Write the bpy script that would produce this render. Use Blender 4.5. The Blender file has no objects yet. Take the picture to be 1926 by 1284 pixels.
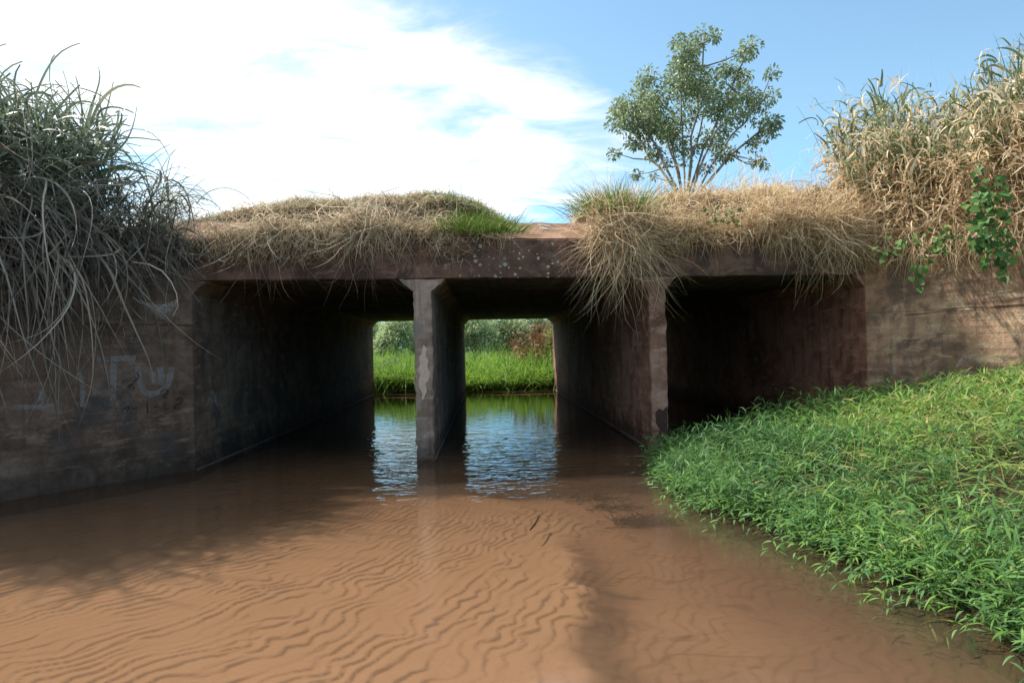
import bpy, math, random
import numpy as np
from mathutils import Vector, Matrix, Euler
R = math.radians
S = bpy.context.scene
COL = S.collection
random.seed(7)

# ------------------------------------------------------------------ camera
F = 1300.0                                    # focal length in photo pixels (photo 1926 x 1284)
cam = bpy.data.cameras.new('camera'); camo = bpy.data.objects.new('camera', cam); COL.objects.link(camo)
cam.sensor_width = 36.0; cam.lens = F / 1926 * 36; cam.clip_start = 0.05; cam.clip_end = 3000
CAM = np.array([0.0, 0.0, 1.5])
camo.location = CAM; camo.rotation_euler = (R(90.42), R(1.3), 0)
S.camera = camo
CR = np.array(camo.rotation_euler.to_matrix())

# ------------------------------------------------------------------ light
SUNV = Vector((-0.70, 0.39, 1.0)).normalized()
EL = math.asin(SUNV.z); AZ = math.atan2(SUNV.x, SUNV.y)
sl = bpy.data.lights.new('sun', 'SUN'); sl.energy = 4.7; sl.angle = R(0.8); sl.color = (1.0, 0.94, 0.86)
so = bpy.data.objects.new('sun', sl); COL.objects.link(so); so.location = (-10, 20, 30)
so.rotation_euler = (-SUNV).to_track_quat('-Z', 'Y').to_euler()
S.view_settings.view_transform = 'Standard'; S.view_settings.look = 'None'
S.view_settings.exposure = 0.82; S.view_settings.gamma = 1.0
S.cycles.max_bounces = 8; S.cycles.transparent_max_bounces = 16
S.cycles.caustics_reflective = False; S.cycles.caustics_refractive = False

class NT:
    """tiny node-tree helper"""
    def __init__(s, tree): s.t = tree; s.n = tree.nodes; s.l = tree.links
    def __call__(s, kind, ins=None, **kw):
        nd = s.n.new(kind)
        for k, v in kw.items(): setattr(nd, k, v)
        for k, v in (ins or {}).items():
            sock = nd.inputs[k]
            if isinstance(v, bpy.types.NodeSocket): s.l.new(v, sock)
            else: sock.default_value = v
        return nd
    def math(s, op, a, b=0.0, c=0.0, clamp=False):
        nd = s.n.new('ShaderNodeMath'); nd.operation = op; nd.use_clamp = clamp
        for i, v in enumerate((a, b, c)):
            if isinstance(v, bpy.types.NodeSocket): s.l.new(v, nd.inputs[i])
            else: nd.inputs[i].default_value = v
        return nd.outputs[0]
    def mix(s, f, a, b, blend='MIX'):
        nd = s.n.new('ShaderNodeMix'); nd.data_type = 'RGBA'; nd.blend_type = blend
        for i, v in ((0, f), (6, a), (7, b)):
            if isinstance(v, bpy.types.NodeSocket): s.l.new(v, nd.inputs[i])
            else: nd.inputs[i].default_value = v if i == 0 else (*v, 1.0)[:4]
        return nd.outputs[2]
    def ramp(s, f, stops, interp='LINEAR'):
        nd = s.n.new('ShaderNodeValToRGB'); cr = nd.color_ramp; cr.interpolation = interp
        while len(cr.elements) > 1: cr.elements.remove(cr.elements[0])
        cr.elements[0].position = stops[0][0]; cr.elements[0].color = (*stops[0][1], 1)
        for p, c in stops[1:]:
            e = cr.elements.new(p); e.color = (*c, 1)
        s.l.new(f, nd.inputs[0]); return nd.outputs[0]
    def smooth(s, v, a, b):
        nd = s.n.new('ShaderNodeMapRange'); nd.interpolation_type = 'SMOOTHSTEP'
        s.l.new(v, nd.inputs[0]); nd.inputs[1].default_value = a; nd.inputs[2].default_value = b
        return nd.outputs[0]
    def noise(s, vec, scale, detail=4.0, rough=0.55, dist=0.0):
        nd = s.n.new('ShaderNodeTexNoise'); nd.inputs['Scale'].default_value = scale
        nd.inputs['Detail'].default_value = detail; nd.inputs['Roughness'].default_value = rough
        nd.inputs['Distortion'].default_value = dist
        s.l.new(vec, nd.inputs['Vector']); return nd.outputs['Fac']
    def scaled(s, vec, xyz, loc=(0, 0, 0)):
        nd = s.n.new('ShaderNodeMapping'); nd.inputs['Scale'].default_value = xyz; nd.inputs['Location'].default_value = loc
        s.l.new(vec, nd.inputs['Vector']); return nd.outputs[0]

# ------------------------------------------------------------------ sky
W = bpy.data.worlds.new('World'); S.world = W; W.use_nodes = True
w = NT(W.node_tree); w.n.clear()
sky = w('ShaderNodeTexSky', sky_type='NISHITA'); sky.sun_disc = False
sky.sun_elevation = EL; sky.sun_rotation = AZ; sky.air_density = 1.0; sky.dust_density = 0.6; sky.ozone_density = 1.5
tc = w('ShaderNodeTexCoord').outputs['Generated']
sx = w('ShaderNodeSeparateXYZ', {0: tc})
X, Y, Z = sx.outputs
zz = w.math('MAXIMUM', w.math('ADD', Z, 0.12), 0.03)
flat = w('ShaderNodeCombineXYZ', {0: w.math('DIVIDE', X, zz), 1: w.math('DIVIDE', Y, zz), 2: 0.0}).outputs[0]
big = w.noise(w.scaled(flat, (1.0, 1.6, 1), (3.1, 1.2, 0)), 0.55, 6, 0.58, 0.35)
fine = w.noise(w.scaled(flat, (1.0, 1.5, 1)), 2.6, 8, 0.62, 0.4)
bias = w.math('SUBTRACT', 0.135, X)
bias = w.math('SUBTRACT', bias, w.math('MULTIPLY', w.math('MAXIMUM', w.math('SUBTRACT', Z, 0.33), 0.0), 2.6))
bias = w.math('SUBTRACT', bias, w.math('MULTIPLY', w.math('MAXIMUM', w.math('SUBTRACT', 0.205, Z), 0.0), 4.2))
bias = w.math('MINIMUM', w.math('MAXIMUM', bias, -0.7), 0.13)
over = w.math('MULTIPLY', w.smooth(Z, 0.56, 0.72), 1.3)            # broken cloud added overhead, above the frame, to whiten the skylight
dens = w.math('ADD', w.math('MULTIPLY', w.math('ADD', bias, over), 1.55), w.math('ADD', w.math('MULTIPLY', w.math('SUBTRACT', big, 0.5), 1.3), w.math('MULTIPLY', w.math('SUBTRACT', fine, 0.5), 1.15)))
cl = w.smooth(dens, -0.22, 0.42)
cl = w.math('MULTIPLY', cl, w.smooth(Z, 0.02, 0.12))
skyc = w.mix(1.0, sky.outputs[0], (1.18, 1.36, 1.26), 'MULTIPLY')
skyc = w.mix(w.math('SUBTRACT', 1.0, w.smooth(Z, 0.05, 0.32)), skyc, w.mix(1.0, skyc, (0.5, 0.84, 1.22), 'MULTIPLY'))
col = w.mix(cl, skyc, w.mix(w.smooth(w.math('ADD', w.math('MULTIPLY', bias, 1.2), fine), 0.35, 0.8), (4.9, 5.5, 6.0), (8.6, 8.7, 8.7)))
bg = w('ShaderNodeBackground', {0: col, 1: 0.1})
w('ShaderNodeOutputWorld', {0: bg.outputs[0]})

# ------------------------------------------------------------------ object helpers
def tag(o, label=None, cat=None, group=None, kind=None):
    if label: o['label'] = label
    if cat: o['category'] = cat
    if group: o['group'] = group
    if kind: o['kind'] = kind
    return o
def mesh_obj(name, verts, faces, mat=None, parent=None, smooth=False, attrs=None):
    me = bpy.data.meshes.new(name)
    verts = np.asarray(verts, dtype=np.float32)
    if isinstance(faces, np.ndarray):
        k = faces.shape[1]; n = len(faces)
        me.vertices.add(len(verts)); me.vertices.foreach_set('co', verts.ravel())
        me.loops.add(n * k); me.loops.foreach_set('vertex_index', faces.astype(np.int32).ravel())
        me.polygons.add(n); me.polygons.foreach_set('loop_start', np.arange(0, n * k, k, dtype=np.int32))
        me.update(calc_edges=True)
    else:
        me.from_pydata([tuple(map(float, v)) for v in verts], [], faces); me.update()
    for k, v in (attrs or {}).items():
        a = me.attributes.new(k, 'FLOAT', 'POINT'); a.data.foreach_set('value', np.asarray(v, np.float32))
    if smooth: me.polygons.foreach_set('use_smooth', np.ones(len(me.polygons), bool))
    if mat: me.materials.append(mat)
    me.validate()
    o = bpy.data.objects.new(name, me); COL.objects.link(o)
    if parent: o.parent = parent
    return o
def empty(name, loc=(0, 0, 0)):
    o = bpy.data.objects.new(name, None); COL.objects.link(o); o.location = loc; o.empty_display_size = 0.2
    return o

def ray(px, py):
    d = CR @ np.array([(px - 963) / F, -(py - 642) / F, -1.0])
    return d / d[1]
def at(px, py, D): return CAM + ray(px, py) * D            # point seen at that pixel, D metres ahead
def on_plane(px, py, p0, n):
    d = ray(px, py); t = np.dot(np.asarray(p0) - CAM, n) / np.dot(d, n)
    return CAM + d * t
def lerp(a, b, t): return a + (b - a) * t
def sstep(a, b, x):
    t = np.clip((x - a) / (b - a), 0, 1); return t * t * (3 - 2 * t)

# value noise ---------------------------------------------------------
def _h(ix, iy, seed):
    n = (ix.astype(np.int64) * 374761393 + iy.astype(np.int64) * 668265263 + seed * 1442695041) & 0xffffffff
    n = ((n ^ (n >> 13)) * 1274126177) & 0xffffffff
    return ((n ^ (n >> 16)) & 0xffff) / 65535.0
def vnoise(x, y, seed=0):
    ix = np.floor(x); iy = np.floor(y); fx = x - ix; fy = y - iy
    fx = fx * fx * (3 - 2 * fx); fy = fy * fy * (3 - 2 * fy)
    a = _h(ix, iy, seed); b = _h(ix + 1, iy, seed); c = _h(ix, iy + 1, seed); d = _h(ix + 1, iy + 1, seed)
    return lerp(lerp(a, b, fx), lerp(c, d, fx), fy)
def fbm(x, y, seed=0, octv=3):
    v = 0; a = 0.5; s = 0
    for k in range(octv):
        v = v + a * vnoise(x, y, seed + k * 17); s += a; a *= 0.5; x = x * 2.03 + 5.1; y = y * 2.03 + 1.7
    return v / s

# ------------------------------------------------------------------ materials
def new_mat(name):
    m = bpy.data.materials.new(name); m.use_nodes = True; t = NT(m.node_tree); t.n.clear(); return m, t
def out(t, sh): t('ShaderNodeOutputMaterial', {0: sh})

def foliage_mat(name, stops, trans=0.35, rough=0.55, spec=0.25, patch=None):
    """blade/leaf surface: colour from the blade's own random 'tone'"""
    m, t = new_mat(name)
    tone = t('ShaderNodeAttribute', attribute_name='tone').outputs['Fac']
    c = t.ramp(tone, stops)
    pos = t('ShaderNodeNewGeometry').outputs['Position']
    c = t.mix(t.math('MULTIPLY', t.noise(pos, 9.0, 2), 0.25), c, tuple(x * 0.62 for x in stops[len(stops) // 2][1]))
    p = t('ShaderNodeBsdfPrincipled', {'Base Color': c, 'Roughness': rough, 'Specular IOR Level': spec})
    tr = t('ShaderNodeBsdfTranslucent', {0: c})
    mx = t('ShaderNodeMixShader', {0: trans, 1: p.outputs[0], 2: tr.outputs[0]})
    out(t, mx.outputs[0]); return m

def concrete_mat(name, cols, streak=(0.05, 0.03, 0.025), streak_amt=0.6, lichen=0.0, damp=True, boards=0.0, grime=None):
    G_ = 1.6; cols = [tuple(G_ * v for v in k_) for k_ in cols]; streak = tuple(G_ * v for v in streak)
    if grime: grime = tuple(G_ * v for v in grime)
    m, t = new_mat(name)
    pos = t('ShaderNodeNewGeometry').outputs['Position']
    z = t('ShaderNodeSeparateXYZ', {0: pos}).outputs[2]
    n1 = t.noise(pos, 0.9, 5, 0.6, 0.3); n2 = t.noise(pos, 4.5, 6, 0.65); n3 = t.noise(pos, 38, 4, 0.7)
    f = t.math('ADD', t.math('MULTIPLY', n1, 0.62), t.math('MULTIPLY', n2, 0.38))
    f = t.smooth(f, 0.36, 0.64)
    c = t.ramp(f, [(0.0, cols[0]), (0.5, cols[1]), (1.0, cols[2])])
    st = t.noise(t.scaled(pos, (5.0, 5.0, 0.42)), 1.6, 5, 0.6)
    c = t.mix(t.math('MULTIPLY', t.smooth(st, 0.5, 0.72), streak_amt), c, streak)
    bl = t.noise(t.scaled(pos, (1.2, 1.2, 4.0)), 2.2, 5, 0.7)
    c = t.mix(t.math('MULTIPLY', t.smooth(bl, 0.52, 0.64), 0.55), c, tuple(min(0.6, x * 1.3) for x in cols[2]))
    c = t.mix(t.math('MULTIPLY', t.smooth(n3, 0.5, 0.75), 0.35), c, tuple(x * 0.45 for x in cols[0]))
    if grime: c = t.mix(t.smooth(t.noise(pos, 1.7, 6, 0.7, 0.6), 0.5, 0.66), c, grime)
    if lichen > 0:
        v = t('ShaderNodeTexVoronoi', {'Vector': pos, 'Scale': 15.0, 'Randomness': 1.0})
        wob = t.math('MULTIPLY', t.math('SUBTRACT', t.noise(pos, 48, 3), 0.5), 0.05)
        dd = t.math('ADD', v.outputs['Distance'], t.math('MULTIPLY', wob, 12))
        rs = t('ShaderNodeSeparateXYZ', {0: v.outputs['Color']})
        siz = t.math('MULTIPLY', t.math('MULTIPLY', rs.outputs[0], rs.outputs[0]), 0.42)
        spot = t.math('LESS_THAN', dd, siz)
        xx = t('ShaderNodeSeparateXYZ', {0: pos}).outputs[0]
        zone = t.math('MULTIPLY', t.smooth(xx, -1.4, -0.2), t.smooth(t.math('MULTIPLY', xx, -1.0), -1.9, -0.9))
        spot = t.math('MULTIPLY', t.math('MULTIPLY', spot, t.smooth(t.noise(pos, 2.5, 3), 0.34, 0.5)), zone)
        c = t.mix(t.math('MULTIPLY', spot, lichen), c, (0.5, 0.45, 0.38))
        big_ = t.smooth(t.noise(pos, 6.0, 4, 0.7), 0.57, 0.66)
        c = t.mix(t.math('MULTIPLY', t.math('MULTIPLY', big_, zone), 0.35), c, (0.22, 0.2, 0.17))
    if damp:
        e = t.math('ADD', z, t.math('MULTIPLY', t.math('SUBTRACT', n2, 0.5), 0.5))
        c = t.mix(t.math('MULTIPLY', t.smooth(t.math('MULTIPLY', e, -1.0), -0.42, -0.05), 0.65), c, (0.022, 0.018, 0.016))
    h = t.math('ADD', t.math('MULTIPLY', n2, 0.6), t.math('MULTIPLY', n3, 0.35))
    if boards > 0:
        bb = t.noise(t.scaled(pos, (0.12, 0.12, 9.0)) if boards < 2 else t.scaled(pos, (9.0, 0.35, 0.1)), 1.0, 2, 0.5)
        h = t.math('ADD', h, bb)
        c = t.mix(t.math('MULTIPLY', t.smooth(bb, 0.5, 0.64), 0.3 if boards > 1 else 0.12), c, tuple(x * 0.5 for x in cols[0]))
    b = t('ShaderNodeBump', {'Strength': 0.75, 'Distance': 0.035, 'Height': h})
    p = t('ShaderNodeBsdfPrincipled', {'Base Color': c, 'Roughness': 0.92, 'Specular IOR Level': 0.2, 'Normal': b.outputs[0]})
    out(t, p.outputs[0]); return m

M = {}
M['slab'] = concrete_mat('slab_concrete', [(0.045, 0.027, 0.021), (0.09, 0.052, 0.038), (0.14, 0.08, 0.058)], (0.03, 0.018, 0.015), 0.6, lichen=0.85, grime=(0.04, 0.027, 0.024), damp=False)
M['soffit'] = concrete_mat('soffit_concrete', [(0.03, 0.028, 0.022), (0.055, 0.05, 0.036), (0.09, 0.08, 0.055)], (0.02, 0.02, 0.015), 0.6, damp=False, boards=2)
M['kerb'] = concrete_mat('kerb_concrete', [(0.14, 0.08, 0.052), (0.2, 0.115, 0.075), (0.26, 0.16, 0.11)], (0.1, 0.06, 0.04), 0.4, damp=False)
M['pier'] = concrete_mat('pier_concrete', [(0.075, 0.048, 0.038), (0.155, 0.105, 0.082), (0.25, 0.185, 0.15)], (0.06, 0.034, 0.026), 0.6, grime=(0.14, 0.12, 0.105))
M['pier_brown'] = concrete_mat('brown_pier_concrete', [(0.08, 0.042, 0.03), (0.16, 0.088, 0.062), (0.24, 0.15, 0.11)], (0.055, 0.024, 0.016), 0.75, grime=(0.12, 0.07, 0.05))
M['wall'] = concrete_mat('abutment_concrete', [(0.11, 0.052, 0.037), (0.2, 0.098, 0.066), (0.27, 0.145, 0.1)], (0.05, 0.027, 0.022), 0.7)
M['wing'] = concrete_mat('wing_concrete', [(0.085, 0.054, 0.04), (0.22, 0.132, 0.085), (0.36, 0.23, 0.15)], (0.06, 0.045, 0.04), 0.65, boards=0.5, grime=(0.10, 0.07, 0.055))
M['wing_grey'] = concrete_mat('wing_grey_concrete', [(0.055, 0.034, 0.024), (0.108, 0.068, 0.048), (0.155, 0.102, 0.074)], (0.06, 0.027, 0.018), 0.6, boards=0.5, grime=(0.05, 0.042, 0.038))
def plain(name, c, rough=0.9, var=0.3, scale=20.0, bump=0.3):
    m, t = new_mat(name); pos = t('ShaderNodeNewGeometry').outputs['Position']
    n = t.noise(pos, scale, 5, 0.65)
    cc = t.mix(n, tuple(x * (1 - var) for x in c), tuple(min(1, x * (1 + var)) for x in c))
    b = t('ShaderNodeBump', {'Strength': bump, 'Distance': 0.01, 'Height': n})
    p = t('ShaderNodeBsdfPrincipled', {'Base Color': cc, 'Roughness': rough, 'Specular IOR Level': 0.2, 'Normal': b.outputs[0]})
    out(t, p.outputs[0]); return m
M['plaster'] = plain('bare_plaster', (0.56, 0.42, 0.33), var=0.35, scale=30)
M['bark'] = plain('bark', (0.23, 0.2, 0.175), var=0.4, scale=8)
M['scum'] = plain('lime_line', (0.17, 0.15, 0.125), var=0.4, scale=14)
M['twig'] = plain('wet_twig', (0.035, 0.018, 0.012), var=0.3)

def paint_mat(name, c, wear, scale=14.0, amt=0.6):
    m, t = new_mat(name); pos = t('ShaderNodeNewGeometry').outputs['Position']
    n = t.math('ADD', t.math('MULTIPLY', t.noise(pos, scale, 6, 0.75), 0.6), t.math('MULTIPLY', t.noise(pos, 3.0, 4), 0.4))
    p = t('ShaderNodeBsdfPrincipled', {'Base Color': (*c, 1), 'Roughness': 0.9, 'Specular IOR Level': 0.1})
    tr = t('ShaderNodeBsdfTransparent')
    f = t.math('MULTIPLY', t.smooth(n, wear, wear + 0.22), amt)
    mx = t('ShaderNodeMixShader', {0: f, 1: tr.outputs[0], 2: p.outputs[0]})
    out(t, mx.outputs[0]); return m
M['pale_paint'] = paint_mat('faded_pale_paint', (0.5, 0.5, 0.5), 0.34, 14.0, 0.28)
M['dark_paint'] = paint_mat('faded_dark_paint', (0.02, 0.02, 0.022), 0.3)
M['white_paint'] = paint_mat('white_paint', (0.62, 0.58, 0.52), 0.42, 30)

def soil_mat(name, stops, scale=1.4, bump=0.5):
    m, t = new_mat(name); pos = t('ShaderNodeNewGeometry').outputs['Position']
    n = t.math('ADD', t.math('MULTIPLY', t.noise(pos, scale, 6, 0.65), 0.6), t.math('MULTIPLY', t.noise(pos, scale * 12, 5, 0.7), 0.4))
    c = t.ramp(t.smooth(n, 0.3, 0.7), stops)
    b = t('ShaderNodeBump', {'Strength': bump, 'Distance': 0.04, 'Height': n})
    p = t('ShaderNodeBsdfPrincipled', {'Base Color': c, 'Roughness': 0.95, 'Specular IOR Level': 0.1, 'Normal': b.outputs[0]})
    out(t, p.outputs[0]); return m
M['soil'] = soil_mat('thatch_soil', [(0, (0.035, 0.022, 0.014)), (0.5, (0.09, 0.06, 0.034)), (1, (0.14, 0.10, 0.055))])
M['bank_soil'] = soil_mat('bank_soil', [(0, (0.012, 0.014, 0.006)), (0.5, (0.03, 0.03, 0.012)), (1, (0.06, 0.045, 0.02))])
M['meadow'] = soil_mat('meadow_soil', [(0, (0.03, 0.05, 0.012)), (0.5, (0.05, 0.085, 0.018)), (1, (0.08, 0.1, 0.03))], 0.5)
M['road'] = soil_mat('dirt_road', [(0, (0.13, 0.075, 0.045)), (1, (0.2, 0.12, 0.08))])

# sand bed: the rippled bar is pale clean sand, silt lies right of it
m, t = new_mat('river_sand'); M['sand'] = m
pos = t('ShaderNodeNewGeometry').outputs['Position']
silt = t('ShaderNodeAttribute', attribute_name='silt').outputs['Fac']
lee_shade_lines = t('ShaderNodeAttribute', attribute_name='lee_shade_lines').outputs['Fac']
n1 = t.noise(pos, 1.1, 5, 0.6); n2 = t.noise(pos, 60, 4, 0.7)
c = t.mix(n1, (0.39, 0.272, 0.185), (0.48, 0.35, 0.25))
c = t.mix(silt, c, (0.225, 0.152, 0.104))
c = t.mix(t.math('MULTIPLY', t.smooth(t.noise(t.scaled(pos, (1, 2.2, 1)), 2.6, 6, 0.7, 0.8), 0.55, 0.72), t.math('MULTIPLY', silt, 0.75)), c, (0.065, 0.042, 0.03))
c = t.mix(t.math('MULTIPLY', t.smooth(t.noise(t.scaled(pos, (1.6, 3.4, 1)), 1.5, 6, 0.75, 1.4), 0.52, 0.62), t.math('MULTIPLY', silt, 0.5)), c, (0.24, 0.16, 0.11))
c = t.mix(t.math('MULTIPLY', lee_shade_lines, 0.5), c, (0.12, 0.07, 0.045))  # ripple lee shade put into the colour, plus sinuous dark bed lines
edge = t('ShaderNodeAttribute', attribute_name='edge').outputs['Fac']
c = t.mix(t.math('MULTIPLY', edge, 0.85), c, (0.055, 0.042, 0.034))  # trough shade, bank shade and reflection put into the colour, with near-bank silt
c = t.mix(t.math('MULTIPLY', t.smooth(n2, 0.45, 0.8), 0.3), c, (0.25, 0.13, 0.07))
b = t('ShaderNodeBump', {'Strength': 0.2, 'Distance': 0.004, 'Height': n2})
p = t('ShaderNodeBsdfPrincipled', {'Base Color': c, 'Roughness': 0.95, 'Specular IOR Level': 0.05, 'Normal': b.outputs[0]})
out(t, p.outputs[0])

# water: clear tea-coloured, mirror by Fresnel, rougher where it runs out of the cells
m, t = new_mat('stream_water'); M['water'] = m
pos = t('ShaderNodeNewGeometry').outputs['Position']
sp = t('ShaderNodeSeparateXYZ', {0: pos})
run = t.math('ADD', 0.16, t.math('MULTIPLY', t.smooth(sp.outputs[1], 5.5, 8.0), t.math('SUBTRACT', 1.15, t.math('MULTIPLY', t.smooth(sp.outputs[1], 10.0, 15.0), 1.05))))
wa = t.noise(t.scaled(pos, (1.0, 1.7, 1.0)), 2.6, 2, 0.5, 0.5)
wb = t.noise(t.scaled(pos, (1.0, 1.5, 1.0), (4, 2, 0)), 8.0, 1, 0.5, 0.6)
hh = t.math('MULTIPLY', t.math('ADD', wa, t.math('MULTIPLY', wb, 0.28)), run)
b = t('ShaderNodeBump', {'Strength': 0.75, 'Distance': 0.016, 'Height': hh})
fr = t('ShaderNodeFresnel', {'IOR': 1.333, 'Normal': b.outputs[0]})
tr = t('ShaderNodeBsdfTransparent', {0: (0.80, 0.70, 0.60, 1)})
mud = t('ShaderNodeBsdfDiffuse', {0: (0.165, 0.11, 0.074, 1)})
body = t('ShaderNodeMixShader', {0: 0.23, 1: tr.outputs[0], 2: mud.outputs[0]})
gl = t('ShaderNodeBsdfGlossy', {0: (1, 1, 1, 1), 'Roughness': t.math('SUBTRACT', 0.10, t.math('MULTIPLY', t.smooth(sp.outputs[1], 5.0, 8.2), 0.088)), 'Normal': b.outputs[0]})
mx = t('ShaderNodeMixShader', {0: fr.outputs[0], 1: body.outputs[0], 2: gl.outputs[0]})
out(t, mx.outputs[0])

DRY = [(0.0, (0.15, 0.10, 0.065)), (0.3, (0.48, 0.37, 0.24)), (0.6, (0.72, 0.59, 0.42)), (0.8, (0.82, 0.72, 0.55)), (1.0, (0.10, 0.14, 0.03))]
M['dry'] = foliage_mat('dry_grass', DRY, 0.42, 0.75, 0.1)
M['dry_red'] = foliage_mat('dry_tan_grass', [(0.0, (0.22, 0.13, 0.07)), (0.3, (0.58, 0.41, 0.23)), (0.6, (0.78, 0.61, 0.39)), (0.88, (0.86, 0.75, 0.55)), (1.0, (0.18, 0.24, 0.06))], 0.42)
M['grey_dry'] = foliage_mat('grey_dry_grass', [(0.0, (0.07, 0.06, 0.05)), (0.4, (0.19, 0.155, 0.125)), (0.75, (0.42, 0.37, 0.3)), (1.0, (0.6, 0.54, 0.44))], 0.38)
M['mound'] = foliage_mat('mound_grass', [(0.0, (0.17, 0.12, 0.075)), (0.35, (0.42, 0.33, 0.2)), (0.62, (0.58, 0.48, 0.31)), (0.8, (0.26, 0.27, 0.11)), (1.0, (0.11, 0.17, 0.04))], 0.4)
M['green'] = foliage_mat('tuft_green', [(0.0, (0.05, 0.10, 0.015)), (0.5, (0.10, 0.2, 0.025)), (0.85, (0.18, 0.28, 0.05)), (1.0, (0.33, 0.27, 0.11))], 0.4)
M['reed'] = foliage_mat('reed_green', [(0.0, (0.06, 0.085, 0.055)), (0.5, (0.15, 0.19, 0.125)), (0.8, (0.26, 0.30, 0.2)), (1.0, (0.45, 0.43, 0.34))], 0.38, 0.45, 0.4)
M['reed_dry'] = foliage_mat('reed_dry', [(0.0, (0.26, 0.15, 0.08)), (0.3, (0.6, 0.43, 0.24)), (0.55, (0.78, 0.61, 0.39)), (0.72, (0.84, 0.73, 0.54)), (0.8, (0.16, 0.21, 0.07)), (1.0, (0.08, 0.13, 0.045))], 0.42)
M['bank'] = foliage_mat('bank_leaf', [(0.0, (0.045, 0.11, 0.04)), (0.4, (0.105, 0.24, 0.085)), (0.78, (0.22, 0.38, 0.07)), (0.93, (0.32, 0.40, 0.09)), (1.0, (0.5, 0.39, 0.2))], 0.42, 0.5, 0.25)
M['meadow_grass'] = foliage_mat('meadow_blade', [(0.0, (0.05, 0.11, 0.025)), (0.6, (0.22, 0.40, 0.05)), (1.0, (0.36, 0.5, 0.1))], 0.45)
M['leaf'] = foliage_mat('tree_leaf', [(0.0, (0.10, 0.15, 0.075)), (0.5, (0.22, 0.29, 0.145)), (0.85, (0.33, 0.39, 0.21)), (1.0, (0.45, 0.48, 0.29))], 0.5, 0.4, 0.4)
M['far_leaf'] = foliage_mat('shrub_leaf', [(0.0, (0.2, 0.26, 0.13)), (0.5, (0.36, 0.45, 0.23)), (1.0, (0.48, 0.54, 0.32))], 0.5)
M['vine'] = foliage_mat('vine_leaf', [(0.0, (0.045, 0.11, 0.03)), (0.6, (0.09, 0.2, 0.05)), (1.0, (0.16, 0.28, 0.07))], 0.35, 0.5, 0.2)
M['rust'] = foliage_mat('rust_leaf', [(0.0, (0.18, 0.085, 0.045)), (0.55, (0.32, 0.17, 0.085)), (0.85, (0.2, 0.2, 0.06)), (1.0, (0.1, 0.19, 0.04))], 0.3)
M['weed'] = foliage_mat('water_weed', [(0.0, (0.012, 0.01, 0.008)), (1.0, (0.035, 0.026, 0.018))], 0.1)
m, t = new_mat('torn_film'); M['film'] = m
pos = t('ShaderNodeNewGeometry').outputs['Position']
nn = t.noise(t.scaled(pos, (1, 1, 2.5)), 22, 6, 0.7, 1.2)
p = t('ShaderNodeBsdfPrincipled', {'Base Color': (0.36, 0.36, 0.34, 1), 'Roughness': 0.6})
tr = t('ShaderNodeBsdfTransparent')
mx = t('ShaderNodeMixShader', {0: t.math('ADD', 0.06, t.math('MULTIPLY', t.smooth(nn, 0.46, 0.64), 0.55)), 1: tr.outputs[0], 2: p.outputs[0]})
out(t, mx.outputs[0])

# ------------------------------------------------------------------ the culvert
SK = 0.13
def face_y(x): return 9.45 + SK * x
AX = np.array([-0.037, 1.0, 0.0]); LEN = 14.2
ZS, ZT = 2.44, 2.97
def sweep(name, prof, mat, parent, steps=12, jit=0.0, seed=0, y_off=0.0, length=LEN, sub=0.25, lab=None):
    """sweep an (x,z) outline lying in the skewed face plane along the barrel"""
    rng = np.random.default_rng(seed)
    pts = []
    n = len(prof)
    for i in range(n):
        a = np.array(prof[i]); b = np.array(prof[(i + 1) % n]); k = max(1, int(np.linalg.norm(b - a) / sub))
        for j in range(k): pts.append(a + (b - a) * j / k)
    pts = np.array(pts); n = len(pts); cen = pts.mean(0)
    V = []
    ts = np.linspace(0, length, steps + 1)
    ins = 0.012
    rings = [(0.0, ins), (ins, 0.0)] + [(tt, 0.0) for tt in ts[1:]]
    # inward offset for a worn arris on the visible end
    nx = np.roll(pts, -1, 0) - np.roll(pts, 1, 0); nrm = np.stack([nx[:, 1], -nx[:, 0]], 1); nrm /= np.linalg.norm(nrm, axis=1)[:, None] + 1e-9
    if np.sum((pts - cen) * nrm) < 0: nrm = -nrm
    for tt, o in rings:
        j = rng.normal(0, jit, (n, 2)) if tt < 0.1 else rng.normal(0, jit * 0.3, (n, 2))
        q = pts - nrm * o + j
        x = q[:, 0]; y = face_y(x) + y_off + tt
        V.append(np.stack([x + AX[0] * tt, y, q[:, 1]], 1))
    m_ = len(V); V = np.concatenate(V)
    Fc = []
    for r in range(m_ - 1):
        for i in range(n):
            k = (i + 1) % n
            Fc.append((r * n + i, r * n + k, (r + 1) * n + k, (r + 1) * n + i))
    Fc.append(tuple(range(n))[::-1]); Fc.append(tuple(range((m_ - 1) * n, m_ * n)))
    o = mesh_obj(name, V, Fc, mat, parent)
    return o
P1 = (-1.31, -1.075); P2 = (1.94, 2.175); XL, XR = -4.12, 5.2; HN = 0.18
cul = tag(empty('box_culvert', (0.4, 9.5, 0)), 'three cell reddish brown concrete box culvert with flared wing walls over the stream', 'culvert')
cul_off = Vector(cul.location)
def kid(o):
    o.parent = cul; o.matrix_parent_inverse = Matrix.Translation(-cul_off); return o
kid(sweep('deck_slab', [(XL - 0.5, ZS), (XR + 0.5, ZS), (XR + 0.5, ZT), (XL - 0.5, ZT)], M['slab'], None, jit=0.004, seed=1))
kid(sweep('deck_soffit', [(XL - 0.4, ZS - 0.006), (XR + 0.4, ZS - 0.006), (XR + 0.4, ZS + 0.05), (XL - 0.4, ZS + 0.05)], M['soffit'], None, y_off=0.1, length=LEN - 0.15, seed=2))
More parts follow.
